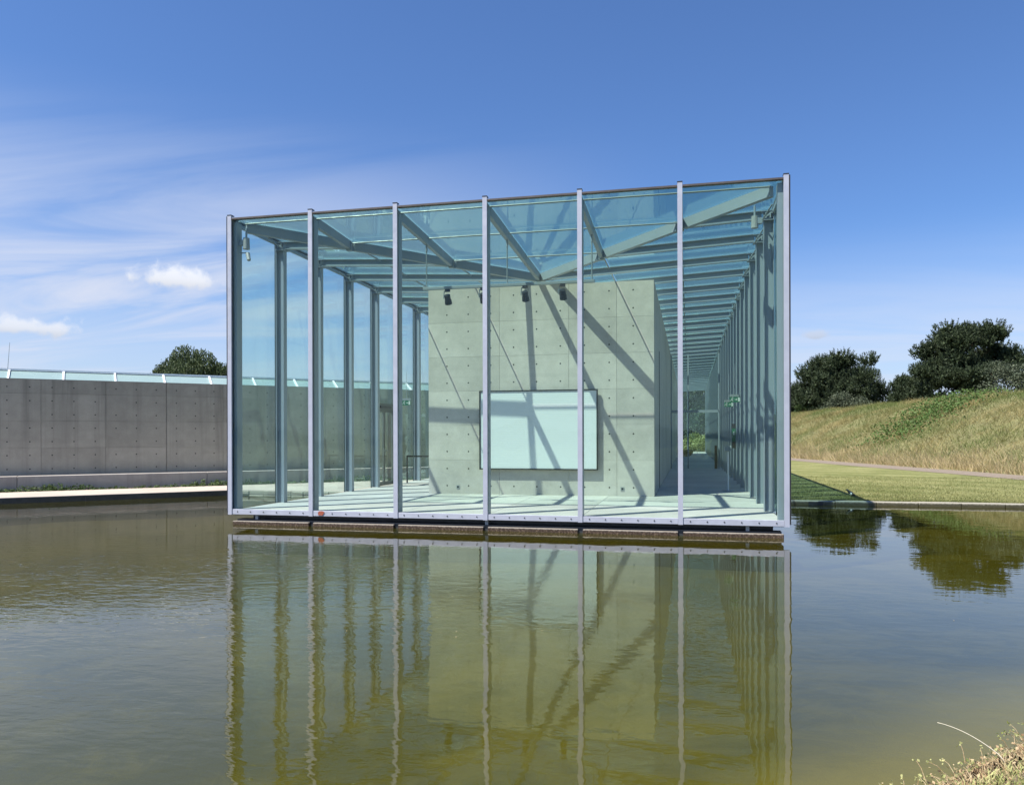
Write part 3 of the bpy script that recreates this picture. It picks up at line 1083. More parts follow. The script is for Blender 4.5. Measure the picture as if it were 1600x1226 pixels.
def bracket(s):
    b = MB()
    x0, x1 = sorted((s * 0.02, s * 0.27))
    b.box(x0, x1, -0.10, 0.10, 6.00, 6.012)
    b.box(x0, x1, -0.10, 0.10, zr(0.2) - 0.03, zr(0.2) - 0.018)
    b.tube((s * 0.09, -0.095, 6.04), (s * 0.09, -0.095, 6.15), 0.014, 6)
    b.tube((s * 0.17, -0.095, 6.04), (s * 0.17, -0.095, 6.15), 0.014, 6)
    b.bar((s * 0.06, -0.09, 6.15), (s * 0.2, -0.09, 6.05), 0.02, 0.03)
    b.bar((s * 0.24, -0.10, 6.0), (s * 0.10, -0.55, 6.17), 0.03, 0.012)
    return b.mesh('bracket', M['steel'])


sidep = MB().box(-0.008, 0.008, 0.012, BAY - 0.012, ZF + 0.01, 6.215).mesh('pane', M['side_glass'])
sidecap = MB().box(-0.045, -0.009, -0.012, 0.012, 0.2, 6.26).mesh('joint', M['gasket'])
sidecapr = MB().box(0.009, 0.045, -0.012, 0.012, 0.2, 6.26).mesh('joint', M['gasket'])
for s, X in ((1, XL), (-1, XR)):
    cm, bmx = h_column(s), bracket(s)
    for k in range(1, NB):
        Y = YF + BAY * k
        put('column', cm, pav, (X, Y, 0))
        if k < 20:
            put('bracket', bmx, pav, (X, Y, 0))
        put('joint', sidecap if s > 0 else sidecapr, pav, (X, Y, 0))
    for k in range(NB):
        if s > 0 and k == 4: continue
        put('pane', sidep, pav, (X, YF + BAY * k + (0.03 if False else 0.0), 0))
    MB().box(X - 0.05, X + 0.05, YF + 0.07, YB, 6.216, 6.262).build('side_flashing', M['flash'], pav)
    lo, hi = sorted((X + s * 0.012, X + s * 0.05))
    MB().box(lo, hi, YF + 0.32, YB, zr(0) - 0.09, zr(0) - 0.012).build('eaves_rail', M['steel'], pav)


def i_beam(a, b, h=0.17, w=0.10, tf=0.011, tw=0.008):
    a, b = Vector(a), Vector(b)                # top line
    m = MB()
    m.bar(a, b, w, tf, off=(0, -tf / 2))
    m.bar(a, b, tw, h - 2 * tf - 0.0004, off=(0, -h / 2))
    m.bar(a, b, w, tf, off=(0, -h + tf / 2))
    return m


# cross beams, from the side walls to the fall line in the middle
HALF = BAY * 3
full = {}
for s, X in ((1, XL), (-1, XR)):
    full[s] = i_beam((s * 0.25, 0, zr(0.25)), (s * (HALF - 0.03), 0, zr(HALF - 0.03))).mesh('cross_beam', M['steel'])
    for k in range(1, NB):
        Y = YF + BAY * k
        if k >= 3:
            put('cross_beam', full[s], pav, (X, Y, 0))
        else:
            d = BAY * k
            i_beam((X + s * 0.25, Y, zr(0.25)), (X + s * (d - 0.06), Y, zr(d - 0.06))).build('cross_beam', M['steel'], pav)
# valley beam
MB().bar((XC, YF + HALF + 0.12, zr(HALF) - 0.10), (XC, YB, zr(HALF) - 0.10), 0.06, 0.17).build('valley_beam', M['steel'], pav)


def mitre_bar(a, b, w, h):
    return MB().bar(Vector(a) - Vector((0, 0, h / 2)), Vector(b) - Vector((0, 0, h / 2)), w, h)


# front beams running back from the mullions, and the two hips
for k in range(1, 6):
    d = BAY * min(k, 6 - k)
    X = XL + BAY * k
    mitre_bar((X, YF + 0.23, zr(0.23)), (X, YF + d - 0.04, zr(d - 0.04)), 0.085, 0.185).build('front_beam', M['steel'], pav)
for s, X in ((1, XL), (-1, XR)):
    for q in range(3):                         # hip in three lengths between the front beams
        d0, d1 = (0.22 if q == 0 else BAY * q + 0.07), BAY * (q + 1) - 0.07
        mitre_bar((X + s * d0, YF + d0, zr(d0)), (X + s * d1, YF + d1, zr(d1)), 0.11, 0.20).build('hip_beam', M['steel'], pav)
    for q in (1, 2, 3):
        d = BAY * q
        if q == 3 and s < 0: continue
        MB().box(X + s * d - 0.06, X + s * d + 0.06, YF + d - 0.06, YF + d + 0.06, zr(d) - 0.215, zr(d) - 0.012).build('node_block', M['steel'], pav)

# slender tubes under the glass
RT = 0.018


def tubes():
    dd = (0.14, BAY, 2 * BAY)
    for q, d in enumerate(dd):
        z = zr(d) - 0.045
        for k in range(6):
            x0, x1 = XL + BAY * k + 0.05, XL + BAY * (k + 1) - 0.05
            if min(k, 5 - k) < q: continue
            if q == 0:
                if k == 0: x0 += 0.2
                if k == 5: x1 -= 0.2
            MB().tube((x0, YF + d, z), (x1, YF + d, z), RT, 8).build('purlin', M['tube'], pav)
        shm = MB().tube((0, 0.055, 0), (0, BAY - 0.055, 0), RT, 8).mesh('purlin', M['tube'])
        for s, X in ((1, XL), (-1, XR)):
            for k in range(max(q, 1), NB):
                if q == 0: continue
                put('purlin', shm, pav, (X + s * d, YF + BAY * k, z))


tubes()

# roof panes
G = 0.009
def cell(x0, x1, y0, y1):
    return [(x0 + G, y0 + G), (x1 - G, y0 + G), (x1 - G, y1 - G), (x0 + G, y1 - G)]


def zplane(x, y, plane):
    d = {'L': x - XL, 'R': XR - x, 'F': y - YF}[plane]
    return ZG - SL * d


side_mesh, front_mesh = {}, {}
for i in range(6):
    j = min(i, 5 - i)
    pl = 'L' if i < 3 else 'R'
    x0, x1 = XL + BAY * i, XL + BAY * (i + 1)
    for k in range(NB):
        y0, y1 = YF + BAY * k, YF + BAY * (k + 1)
        if k > j:
            if i not in side_mesh:
                q = [(x - x0, y - y0, zplane(x, y, pl)) for x, y in cell(x0, x1, y0, y1)]
                side_mesh[i] = MB().slab(q, 0.016).mesh('roof_pane', M['roof_glass'])
            put('roof_pane', side_mesh[i], pav, (x0, y0, 0))
        elif k < j:
            if k not in front_mesh:
                q = [(x - x0, y - y0, zplane(x, y, 'F')) for x, y in cell(x0, x1, y0, y1)]
                front_mesh[k] = MB().slab(q, 0.016).mesh('roof_pane', M['roof_glass'])
            put('roof_pane', front_mesh[k], pav, (x0, y0, 0))
        else:
            if pl == 'L':
                t1 = [(x0 + 2.4 * G, y0 + G), (x1 - G, y0 + G), (x1 - G, y1 - 2.4 * G)]
                t2 = [(x0 + G, y0 + 2.4 * G), (x1 - 2.4 * G, y1 - G), (x0 + G, y1 - G)]
            else:
                t1 = [(x0 + G, y0 + G), (x1 - 2.4 * G, y0 + G), (x0 + G, y1 - 2.4 * G)]
                t2 = [(x1 - G, y0 + 2.4 * G), (x1 - G, y1 - G), (x0 + 2.4 * G, y1 - G)]
            MB().slab([(x, y, zplane(x, y, 'F')) for x, y in t1], 0.016).build('roof_pane', M['roof_glass'], pav)
            MB().slab([(x, y, zplane(x, y, pl)) for x, y in t2], 0.016).build('roof_pane', M['roof_glass'], pav)

# far end wall
for k in range(7):
    X = XL + BAY * k
    MB().box(X - 0.05, X + 0.05, YB + 0.02, YB + 0.2, 0.2, 6.1).build('end_post', M['steel'], pav)
    if k < 6:
        MB().box(X + 0.06, X + BAY - 0.06, YB + 0.09, YB + 0.106, 0.3, 5.7).build('end_pane', M['side_glass'], pav)
MB().box(XL, XR, YB + 0.02, YB + 0.16, 0.16, 0.30).build('end_sill', M['alu'], pav)

# glazed double door in the left wall
y0, y1 = YF + BAY * 4, YF + BAY * 5
dr = MB()
zt = 2.62
for yy in (y0 + 0.10, y1 - 0.16):
    dr.box(XL - 0.03, XL + 0.03, yy, yy + 0.06, ZF, zt)
dr.box(XL - 0.03, XL + 0.05, y0 + 0.10, y1 - 0.10, zt, zt + 0.18)
dr.box(XL - 0.029, XL + 0.029, y0 + 0.161, y1 - 0.161, ZF, ZF + 0.03)
door = dr.build('door', M['doorframe'], pav)
dm = (y0 + y1) / 2
for ya, yb_ in ((y0 + 0.165, dm - 0.004), (dm + 0.004, y1 - 0.165)):
    lf_ = MB()
    lf_.box(XL - 0.022, XL + 0.022, ya, ya + 0.06, ZF + 0.035, zt - 0.005)
    lf_.box(XL - 0.022, XL + 0.022, yb_ - 0.06, yb_, ZF + 0.035, zt - 0.005)
    lf_.box(XL - 0.0215, XL + 0.0215, ya + 0.061, yb_ - 0.061, ZF + 0.036, ZF + 0.12)
    lf_.box(XL - 0.0215, XL + 0.0215, ya + 0.061, yb_ - 0.061, zt - 0.09, zt - 0.006)
    lf_.build('door_leaf', M['doorframe'], door)
    MB().box(XL - 0.005, XL + 0.005, ya + 0.061, yb_ - 0.061, ZF + 0.121, zt - 0.091).build('door_pane', M['inner_glass'], door)
for yy in (dm - 0.05, dm + 0.05):
    hb = MB()
    hb.tube((XL + 0.022, yy, 1.36), (XL + 0.08, yy, 1.36), 0.013, 8)
    hb.tube((XL + 0.08, yy, 1.36), (XL + 0.08, yy + (0.11 if yy > dm else -0.11), 1.36), 0.012, 8)
    hb.box(XL + 0.022, XL + 0.028, yy - 0.02, yy + 0.02, 1.22, 1.44)
    hb.build('handle', M['tube'], door)
MB().box(XL - 0.008, XL + 0.008, y0 + 0.012, y1 - 0.012, zt + 0.19, 6.215).build('pane', M['side_glass'], pav)
for ya, yb_ in ((y0 + 0.012, y0 + 0.095), (y1 - 0.095, y1 - 0.012)):
    MB().box(XL - 0.008, XL + 0.008, ya, yb_, ZF, zt + 0.18).build('pane', M['side_glass'], pav)
MB().box(XL + 0.055, XL + 0.11, dm - 0.45, dm + 0.35, zt + 0.03, zt + 0.10).build('door_closer', M['black'], door)

# glazed partition across the right corridor
PY = 36.4
pw = MB()
for X in (BX1 + 0.03, -0.05, XR - 0.33):
    pw.box(X - 0.03, X + 0.03, PY, PY + 0.08, ZF, 5.55)
pw.box(BX1 + 0.061, -0.081, PY + 0.001, PY + 0.079, 2.86, 2.98)
pw.box(-0.019, XR - 0.361, PY + 0.001, PY + 0.079, 2.86, 2.98)
part = pw.build('partition', M['steel'], pav)
for x0, x1 in ((BX1 + 0.061, -0.081), (-0.019, XR - 0.361)):
    MB().box(x0, x1, PY + 0.034, PY + 0.046, ZF + 0.02, 2.859).build('partition_pane', M['inner_glass'], part)
    MB().box(x0, x1, PY + 0.034, PY + 0.046, 2.981, 5.5).build('partition_pane', M['inner_glass'], part)
MB().box(1.12, 1.24, PY - 0.12, PY - 0.02, ZF, 1.35).build('door_post', M['black'], part)

# ------------------------------------------------------------------ concrete gallery inside
ZB = 5.62
gal = thing('concrete_gallery', (XC, BY0, ZF), 'tall concrete gallery block standing inside the glass pavilion', 'building')
MB().box(BX0 + 0.02, BX1 - 0.02, BY0 + 0.03, BY1, ZF - 0.01, ZB - 0.012).build('gallery_core', M['concrete'], gal)
xs = [BX0, BX0 + 1.795, BX0 + 1.795 + 1.12, BX0 + 1.795 + 1.12 + 1.8, BX1]
xs = [BX0, BX0 + 1.915, BX0 + 3.715, BX0 + 4.915, BX1]
zs = [ZF, 1.18, 2.07, 2.96, 3.85, 4.74, ZB]
for i in range(4):
    for j in range(6):
        MB().box(xs[i] + (0.003 if i else 0), xs[i + 1] - (0.003 if i < 3 else 0), BY0, BY0 + 0.028, zs[j] + 0.002, zs[j + 1] - 0.002).build('panel', M['concrete'], gal)
pm_ = {}
for s, X in ((-1, BX0), (1, BX1)):
    for k in range(26):
        ya = BY0 + 0.0285 + 1.8 * k
        yb_ = min(ya + 1.8, BY1)
        x0, x1 = sorted((X, X - s * 0.0195))
        key = (s, round(yb_ - ya, 2))
        if key not in pm_:
            pm_[key] = MB().box(x0 - X, x1 - X, 0.0015, yb_ - ya - 0.0015, 0.0, ZB - ZF - 0.001).mesh('side_panel', M['concrete'])
        put('side_panel', pm_[key], gal, (X, ya, ZF))
# formwork holes on the front
holes = MB()
hx = [-6.165, -5.585, -4.985, -4.38, -3.78, -3.17, -2.56, -1.94, -1.345]
for X in hx:
    for k in range(12):
        z = 0.505 + 0.4445 * k
        c = Vector((X, BY0 - 0.0008, z))
        holes.poly([c + Vector((0.021 * math.cos(q * math.pi / 4), 0, 0.021 * math.sin(q * math.pi / 4))) for q in range(8)], [tuple(range(8))])
tag(holes.build('tie_holes', M['hole'], gal), kind='stuff')
for X in (-5.87, -1.62):
    so = MB().box(X - 0.045, X + 0.045, BY0 - 0.012, BY0 - 0.001, 0.43, 0.52)
    so.box(X - 0.025, X + 0.025, BY0 - 0.015, BY0 - 0.0125, 0.45, 0.50, 1)
    o = so.build('wall_socket', [M['greyplastic'], M['black']], None, base=(X, BY0, 0.475))
    tag(o, 'small grey socket plate low on the concrete, %s end' % ('left' if X < -3 else 'right'), 'socket', 'socket plates on the gallery wall')
# doorway slot in the corridor side
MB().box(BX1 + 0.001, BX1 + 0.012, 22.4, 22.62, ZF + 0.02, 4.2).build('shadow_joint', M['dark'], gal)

# projection screen
scr = thing('projection_screen', ((-5.26 - 2.221) / 2, BY0, 0.94), 'pale projection screen in black frame on the concrete wall', 'screen')
sx0, sx1, sz0, sz1, sy = -5.265, -2.215, 0.935, 2.955, BY0 - 0.11
MB().box(sx0 + 0.03, sx1 - 0.03, sy + 0.012, sy + 0.03, sz0 + 0.03, sz1 - 0.03).build('sheet', M['sheet'], scr)
fr = MB()
fr.box(sx0, sx1, sy - 0.006, sy + 0.05, sz0, sz0 + 0.032)
fr.box(sx0, sx1, sy - 0.006, sy + 0.05, sz1 - 0.032, sz1)
fr.box(sx0, sx0 + 0.032, sy - 0.0055, sy + 0.0495, sz0 + 0.033, sz1 - 0.033)
fr.box(sx1 - 0.032, sx1, sy - 0.0055, sy + 0.0495, sz0 + 0.033, sz1 - 0.033)
fr.build('frame', M['black'], scr)
for X in (sx0 + 0.4, sx1 - 0.4):
    MB().box(X - 0.05, X + 0.05, sy + 0.051, BY0 - 0.001, 1.3, 2.6).build('wall_bracket', M['black'], scr)

# light track on three rods with four spotlights
TY, TZ = YF + BAY - 0.005, 4.985
trk = thing('light_track', (XC, TY, TZ), 'slim pale lighting track hung on three rods before the concrete block', 'track')
MB().box(-5.63, -1.90, TY - 0.04, TY + 0.04, TZ - 0.03, TZ + 0.03).build('rail', M['tube'], trk, bevel=0.005)
for X in (XC - BAY, XC, XC + BAY):
    zt_ = zr(BAY) - 0.186
    MB().tube((X, TY, TZ + 0.03), (X, TY, zt_), 0.014, 8).build('rod', M['tube'], trk)
    MB().tube((X, TY, zt_ - 0.14), (X, TY, zt_ - 0.04), 0.024, 8).build('coupler', M['steel'], trk)


def spot(X, label):
    e = thing('spotlight', (X, TY, TZ - 0.03), label, 'spotlight', 'spotlights on the lighting track')
    z = TZ - 0.03
    MB().box(X - 0.055, X + 0.055, TY - 0.03, TY + 0.03, z - 0.055, z - 0.001).build('adapter', M['black'], e, bevel=0.006)
    MB().path([(X - 0.07, TY, z - 0.03), (X - 0.085, TY, z - 0.12), (X - 0.085, TY, z - 0.20)], [0.011] * 3, 6).build('arm', M['tube'], e)
    h = MB()
    a_, b_ = Vector((X, TY - 0.03, z - 0.13)), Vector((X + 0.0, TY + 0.08, z - 0.30))
    d_ = (b_ - a_)
    h.tube(a_, a_ + d_ * 0.55, 0.066, 14)
    h.tube(a_ + d_ * 0.552, b_, 0.074, 14, 0, 0.080)
    h.tube(b_ + d_ * 0.005, b_ + d_ * 0.02, 0.070, 14, 1)
    h.build('head', [M['black'], M['greyplastic']], e)


for X, lb in ((-5.08, 'black spotlight hung at the left end of the lighting track'), (-4.29, 'black spotlight on the track half hidden by a front mullion'),
              (-3.37, 'black spotlight on the track just right of its middle rod'), (-2.565, 'black spotlight nearest the right end of the lighting track')):
    spot(X, lb)


# surveillance cameras in the front corners
def cctv(base_pt, out, label, low):
    e = thing('security_camera', base_pt, label, 'camera', 'security cameras on the corner posts')
    p = Vector(base_pt)
    o_ = Vector(out).normalized()
    if low:
        MB().tube(p, p + o_ * 0.16, 0.012, 6).build('arm', M['steel'], e)
        q = p + o_ * 0.17 + Vector((0, 0, -0.02))
        MB().tube(q, q + o_ * 0.06 + Vector((0, -0.05, -0.15)), 0.046, 10, 0, 0.038).build('housing', M['greyplastic'], e)
    else:
        MB().box(min(p.x, p.x + o_.x * 0.10), max(p.x, p.x + o_.x * 0.10), p.y - 0.04, p.y + 0.04, p.z - 0.05, p.z + 0.06).build('bracket', M['steel'], e)
        q = p + o_ * 0.14
        MB().tube(q + Vector((0, 0, 0.10)), q + Vector((0, 0, -0.13)), 0.062, 12, 0, 0.070).build('housing', M['greyplastic'], e)
        MB().tube(q + Vector((0, 0, 0.10)), q + Vector((0, 0, 0.30)), 0.02, 8).build('conduit', M['steel'], e)


cctv((XL + 0.118, YF + 0.16, 5.78), (1, 0, 0), 'grey camera pod with conduit on the left corner post', False)
cctv((XL + 0.118, YF + 0.16, 5.58), (1, 0, 0), 'small tilted grey camera on the left corner post, lower one', True)
cctv((XR - 0.26, YF + 1.5, 5.93), (-1, 0, 0), 'pale camera high in the right front corner of the pavilion', False)

# exit signs
M['exit'] = m_plain('exit_green', (0.008, 0.13, 0.065), 0.4, 0.0, 0.05)
M['signwhite'] = m_plain('sign_white', (0.55, 0.62, 0.58), 0.5, 0.0, 0.03)


def exit_sign(x, y, z, label):
    e = thing('exit_sign', (x, y, z), label, 'sign', 'green exit signs')
    W, H = 0.28, 0.15
    MB().box(x - W / 2, x + W / 2, y, y + 0.03, z, z + H).build('panel', M['exit'], e)
    MB().box(x - W / 2 - 0.005, x + W / 2 + 0.005, y - 0.004, y + 0.034, z + H + 0.001, z + H + 0.065).build('housing', M['tube'], e)
    s = MB()
    yy = y - 0.003
    def strip(a, b, wd):
        s.bar((x + a[0], yy, z + a[1]), (x + b[0], yy, z + b[1]), wd, 0.004, upv=Vector((0, 1, 0)))
    s.box(x + 0.075, x + 0.13, yy - 0.002, yy + 0.002, z + 0.02, z + 0.13)           # door
    strip((-0.07, 0.11), (-0.085, 0.07), 0.022)                                       # running figure
    strip((-0.085, 0.07), (-0.055, 0.05), 0.016); strip((-0.055, 0.05), (-0.06, 0.022), 0.014)
    strip((-0.085, 0.07), (-0.11, 0.045), 0.016); strip((-0.11, 0.045), (-0.135, 0.05), 0.013)
    strip((-0.07, 0.105), (-0.04, 0.09), 0.012); strip((-0.07, 0.105), (-0.105, 0.098), 0.012)
    s.poly([(x - 0.06 + 0.013 * math.cos(k * math.pi / 4), yy - 0.002, z + 0.13 + 0.013 * math.sin(k * math.pi / 4)) for k in range(8)], [tuple(range(8))])
    strip((-0.01, 0.075), (0.035, 0.075), 0.016)                                      # arrow
    s.poly([(x + 0.03, yy - 0.002, z + 0.045), (x + 0.062, yy - 0.002, z + 0.075), (x + 0.03, yy - 0.002, z + 0.105)], [(0, 1, 2)])
    s.build('symbol', M['signwhite'], e)
    MB().tube((x, y + 0.015, z + H + 0.065), (x, y + 0.015, z + H + 0.9), 0.006, 6).build('hanger', M['steel'], e)
    return e


exit_sign(1.22, 25.3, 2.70, 'green running man exit sign in the right corridor, farther one')
exit_sign(1.22, 21.9, 2.70, 'green running man exit sign in the right corridor, nearer one')
exit_sign(-8.75, 23.1, 2.78, 'green exit sign in the left aisle beside the glazed door')
# slim stand with tilted plate, and a fire panel on the glass
st_ = thing('info_stand', (1.02, 21.6, ZF), 'slim floor stand with tilted plate in the right corridor', 'stand')
MB().tube((1.02, 21.6, ZF + 0.02), (1.02, 21.6, 1.36), 0.022, 8).build('pole', M['white'], st_)
MB().tube((1.02, 21.6, ZF), (1.02, 21.6, ZF + 0.02), 0.15, 20).build('foot_plate', M['steel'], st_)
MB().slab([(0.92, 21.50, 1.36), (1.10, 21.50, 1.40), (1.10, 21.64, 1.52), (0.92, 21.64, 1.48)], 0.015).build('plate', M['tube'], st_)
fs = thing('safety_panel', (1.36, 24.9, 1.5), 'narrow green and black safety panel on the right glass wall', 'sign')
MB().box(1.29, 1.40, 24.9, 24.93, 1.60, 2.02).build('plate', M['exit'], fs)
MB().box(1.29, 1.40, 24.895, 24.93, 2.021, 2.16).build('head', M['black'], fs)
MB().box(1.325, 1.365, 24.892, 24.899, 1.82, 1.92).build('symbol', M['signwhite'], fs)
MB().box(1.29, 1.40, 24.895, 24.93, 1.40, 1.599).build('holder', M['black'], fs)
# dark bowl far down the corridor
bw = MB()
prof = [(0.0, 0.0), (0.22, 0.0), (0.40, 0.12), (0.50, 0.32), (0.47, 0.33), (0.36, 0.16), (0.0, 0.08)]
vv, ff = [], []
for (r, z) in [(1.25 * a_, 1.5 * b_) for a_, b_ in prof]:
    for k in range(16):
        vv.append((-0.28 + r * math.cos(k * math.pi / 8), 58 + r * math.sin(k * math.pi / 8), ZF + z))
for i in range(len(prof) - 1):
    for k in range(16):
        ff.append((i * 16 + k, i * 16 + (k + 1) % 16, (i + 1) * 16 + (k + 1) % 16, (i + 1) * 16 + k))
bw.poly(vv, ff)
tag(bw.build('bowl', M['black'], None, smooth=True, base=(-0.28, 58, ZF)), 'black bowl on the floor at the far end of the corridor', 'bowl')
# dark barrier across the left aisle
br_ = thing('barrier_rail', (-8.0, 23.45, ZF), 'dark waist high barrier rail across the left aisle', 'railing')
MB().box(-8.88, BX0 - 0.02, 23.43, 23.47, 1.13, 1.18).build('bar', M['dark'], br_)
for X in (-8.86, BX0 - 0.1):
    MB().box(X - 0.02, X + 0.02, 23.431, 23.469, ZF, 1.129).build('post', M['dark'], br_)
# white framed door at the joint of yard wall and pavilion
wd_ = thing('white_door', (-8.2, 30.2, ZF), 'white framed glazed door at the end of the left aisle', 'door')
f_ = MB()
for X in (-8.02, -6.9):
    f_.box(X - 0.05, X + 0.05, 30.2, 30.28, ZF, 2.72)
f_.box(-7.969, -6.951, 30.201, 30.279, 2.60, 2.72)
f_.box(-7.969, -6.951, 30.201, 30.279, ZF, ZF + 0.12)
f_.build('frame', M['white'], wd_)
MB().box(-7.969, -6.951, 30.234, 30.246, ZF + 0.121, 2.599).build('pane', M['inner_glass'], wd_)
MB().tube((-7.93, 30.17, 1.25), (-7.93, 30.17, 1.45), 0.02, 8).build('handle', M['tube'], wd_)
MB().box(-8.9, -8.07, 30.2, 30.3, ZF, 2.7).build('side_panel', M['dark'], wd_)

# ------------------------------------------------------------------ trees
def limb_tree(root, base, height, r0, limbs, rng):
    b = MB()
    top = Vector(base) + Vector((rng.normal(0, 0.2), rng.normal(0, 0.2), height * 0.82))
    mid = Vector(base).lerp(top, 0.5) + Vector((rng.normal(0, 0.15), rng.normal(0, 0.15), 0))
    b.path([Vector(base) - Vector((0, 0, 0.4)), mid, top], [r0, r0 * 0.65, r0 * 0.2], 8)
    b.build('trunk', M['bark'], root)
    lb = MB()
    for i in range(limbs):
        q = 0.25 + 0.65 * i / limbs
        p = Vector(base).lerp(top, q)
        a = rng.uniform(0, 6.28)
        L = height * (0.42 - 0.3 * q) * rng.uniform(0.8, 1.2)
        e = p + Vector((math.cos(a) * L, math.sin(a) * L, L * 0.45))
        lb.path([p, p.lerp(e, 0.5) - Vector((0, 0, L * 0.05)), e], [r0 * 0.35 * (1.1 - q), r0 * 0.2 * (1.1 - q), 0.015], 5)
    lb.build('branches', M['bark'], root)
    return top


def lobes_points(lobes, n, rng, shell=0.5):
    """points near the outer shell of a union of ellipsoids"""
    vol = np.array([l[3] * l[4] * l[5] for l in lobes]) ** (2 / 3)
    idx = rng.choice(len(lobes), n, p=vol / vol.sum())
    L = np.array(lobes)[idx]
    d = unit(rng.normal(0, 1, (n, 3)))
    r = rng.uniform(shell, 1.0, (n, 1)) ** 0.6
    wob = 1 + 0.16 * np.sin(d[:, :1] * 9 + L[:, :1]) * np.sin(d[:, 1:2] * 8 + L[:, 1:2]) + rng.normal(0, 0.05, (n, 1))
    return L[:, :3] + d * r * wob * L[:, 3:6], d


def pine(name, base, height, width, label, rng, tufts=3000, tl=0.42):
    root = thing(name, base, label, 'tree', 'pines on the mound')
    bx_, by_, bz_ = base
    limb_tree(root, base, height, 0.028 * height, 14, rng)
    lobes = []
    for i in range(58):
        q = rng.uniform(0.05, 0.93)
        rad = width / 2 * math.sqrt(max(0.05, 1.0 - (max(0, q - 0.30) / 0.78) ** 2)) * (0.80 + 0.20 * min(1, q / 0.2))
        a = rng.uniform(0, 6.28)
        sz = width * rng.uniform(0.075, 0.15)
        rr = max(0.0, rad - sz * 0.6) * rng.uniform(0.45, 1.08)
        lobes.append((bx_ + math.cos(a) * rr, by_ + math.sin(a) * rr, bz_ + q * height, sz, sz, sz * 0.62))
    lobes.append((bx_, by_, bz_ + height * 0.42, width * 0.24, width * 0.24, height * 0.30))
    pts_, d = lobes_points(lobes, tufts, rng, 0.75)
    dd = unit(d * 0.6 + np.array([0, 0, 0.9]) + rng.normal(0, 0.12, d.shape))
    L = tl * rng.uniform(0.7, 1.3, (len(pts_), 1))
    vs = []
    for st, sp, k in ((0.0, 0.8, 6), (0.35, 0.65, 6), (0.75, 0.35, 5)):
        vs.append(needles(pts_ + dd * L * st, dd, tl * 0.62, 0.06, k, sp, rng))
    core, di = lobes_points([(l[0], l[1], l[2], l[3] * 0.72, l[4] * 0.72, l[5] * 0.72) for l in lobes], tufts, rng, 0.1)
    vs.append(needles(core, unit(di + np.array([0, 0, 0.3])), tl * 1.1, 0.20, 4, 0.9, rng))
    v = np.concatenate(vs)
    soup('crown', v, 3, M['pine'], root, base)
    return root


def bush(name, base, rx, ry, h, label, mat, rng, n=5000, size=0.09, group=None, cat='shrub', lob=14, trunk=True):
    root = thing(name, base, label, cat, group)
    bx_, by_, bz_ = base
    lobes = []
    for i in range(lob):
        a = rng.uniform(0, 6.28)
        q = rng.uniform(0.0, 0.85)
        f = rng.uniform(0.15, 0.75) * (1 - 0.5 * q)
        s = rng.uniform(0.22, 0.36)
        lobes.append((bx_ + math.cos(a) * rx * f, by_ + math.sin(a) * ry * f, bz_ + h * (0.15 + 0.62 * q), rx * s, ry * s, h * s * 0.8))
    pts_, d = lobes_points(lobes, n, rng, 0.4)
    pts_[:, 2] = np.maximum(pts_[:, 2], bz_ - 0.1)
    soup('foliage', leaves(pts_, size, rng), 4, mat, root, base)
    if trunk:
        b = MB()
        for i in range(5):
            a = rng.uniform(0, 6.28)
            e = Vector(base) + Vector((math.cos(a) * rx * 0.4, math.sin(a) * ry * 0.4, h * 0.6))
            b.path([Vector(base) - Vector((0, 0, 0.2)), Vector(base).lerp(e, 0.5), e], [0.06, 0.04, 0.015], 5)
        b.build('stem', M['bark'], root)
    return root


def on_mound(s, n, dz=0.0):
    p = sn(s, n)
    return (p.x, p.y, BANKZ + mound_h(s, n) + dz)


rng = np.random.default_rng(3)
pine('pine_tree', on_mound(37.2, 20.0, -0.3), 7.2, 9.8, 'tallest dark pine on the mound, right of the pavilion', rng, 6000, 0.34)
pine('pine_tree', on_mound(61.5, 20.0, -0.3), 7.3, 11.0, 'broad dark pine on the mound just right of the pavilion edge', rng, 6000, 0.40)
pine('pine_tree', on_mound(66, 17.5, -0.3), 4.3, 7.0, 'lower dark pine partly hidden by the pavilion corner', rng, 3200, 0.40)
pine('pine_tree', on_mound(43.2, 18.3, -0.2), 3.0, 3.8, 'low young pine at the left foot of the tallest pine', rng, 2000, 0.34)
bush('grey_shrub', on_mound(53.5, 17.0, -0.1), 3.4, 2.4, 2.5, 'grey green spreading shrub between the two pines', M['greyshrub'], rng, 6500, 0.10)
bush('grey_shrub', on_mound(27.5, 17.5, -0.2), 3.2, 2.6, 3.6, 'tall grey green shrub at the right picture edge on the mound', M['greyshrub'], rng, 7000, 0.10)
bush('leafy_shrub', on_mound(61, 15.2, -0.1), 1.8, 1.4, 1.5, 'fresh green shrub in front of the broad pine', M['shrub'], rng, 3000, 0.10)

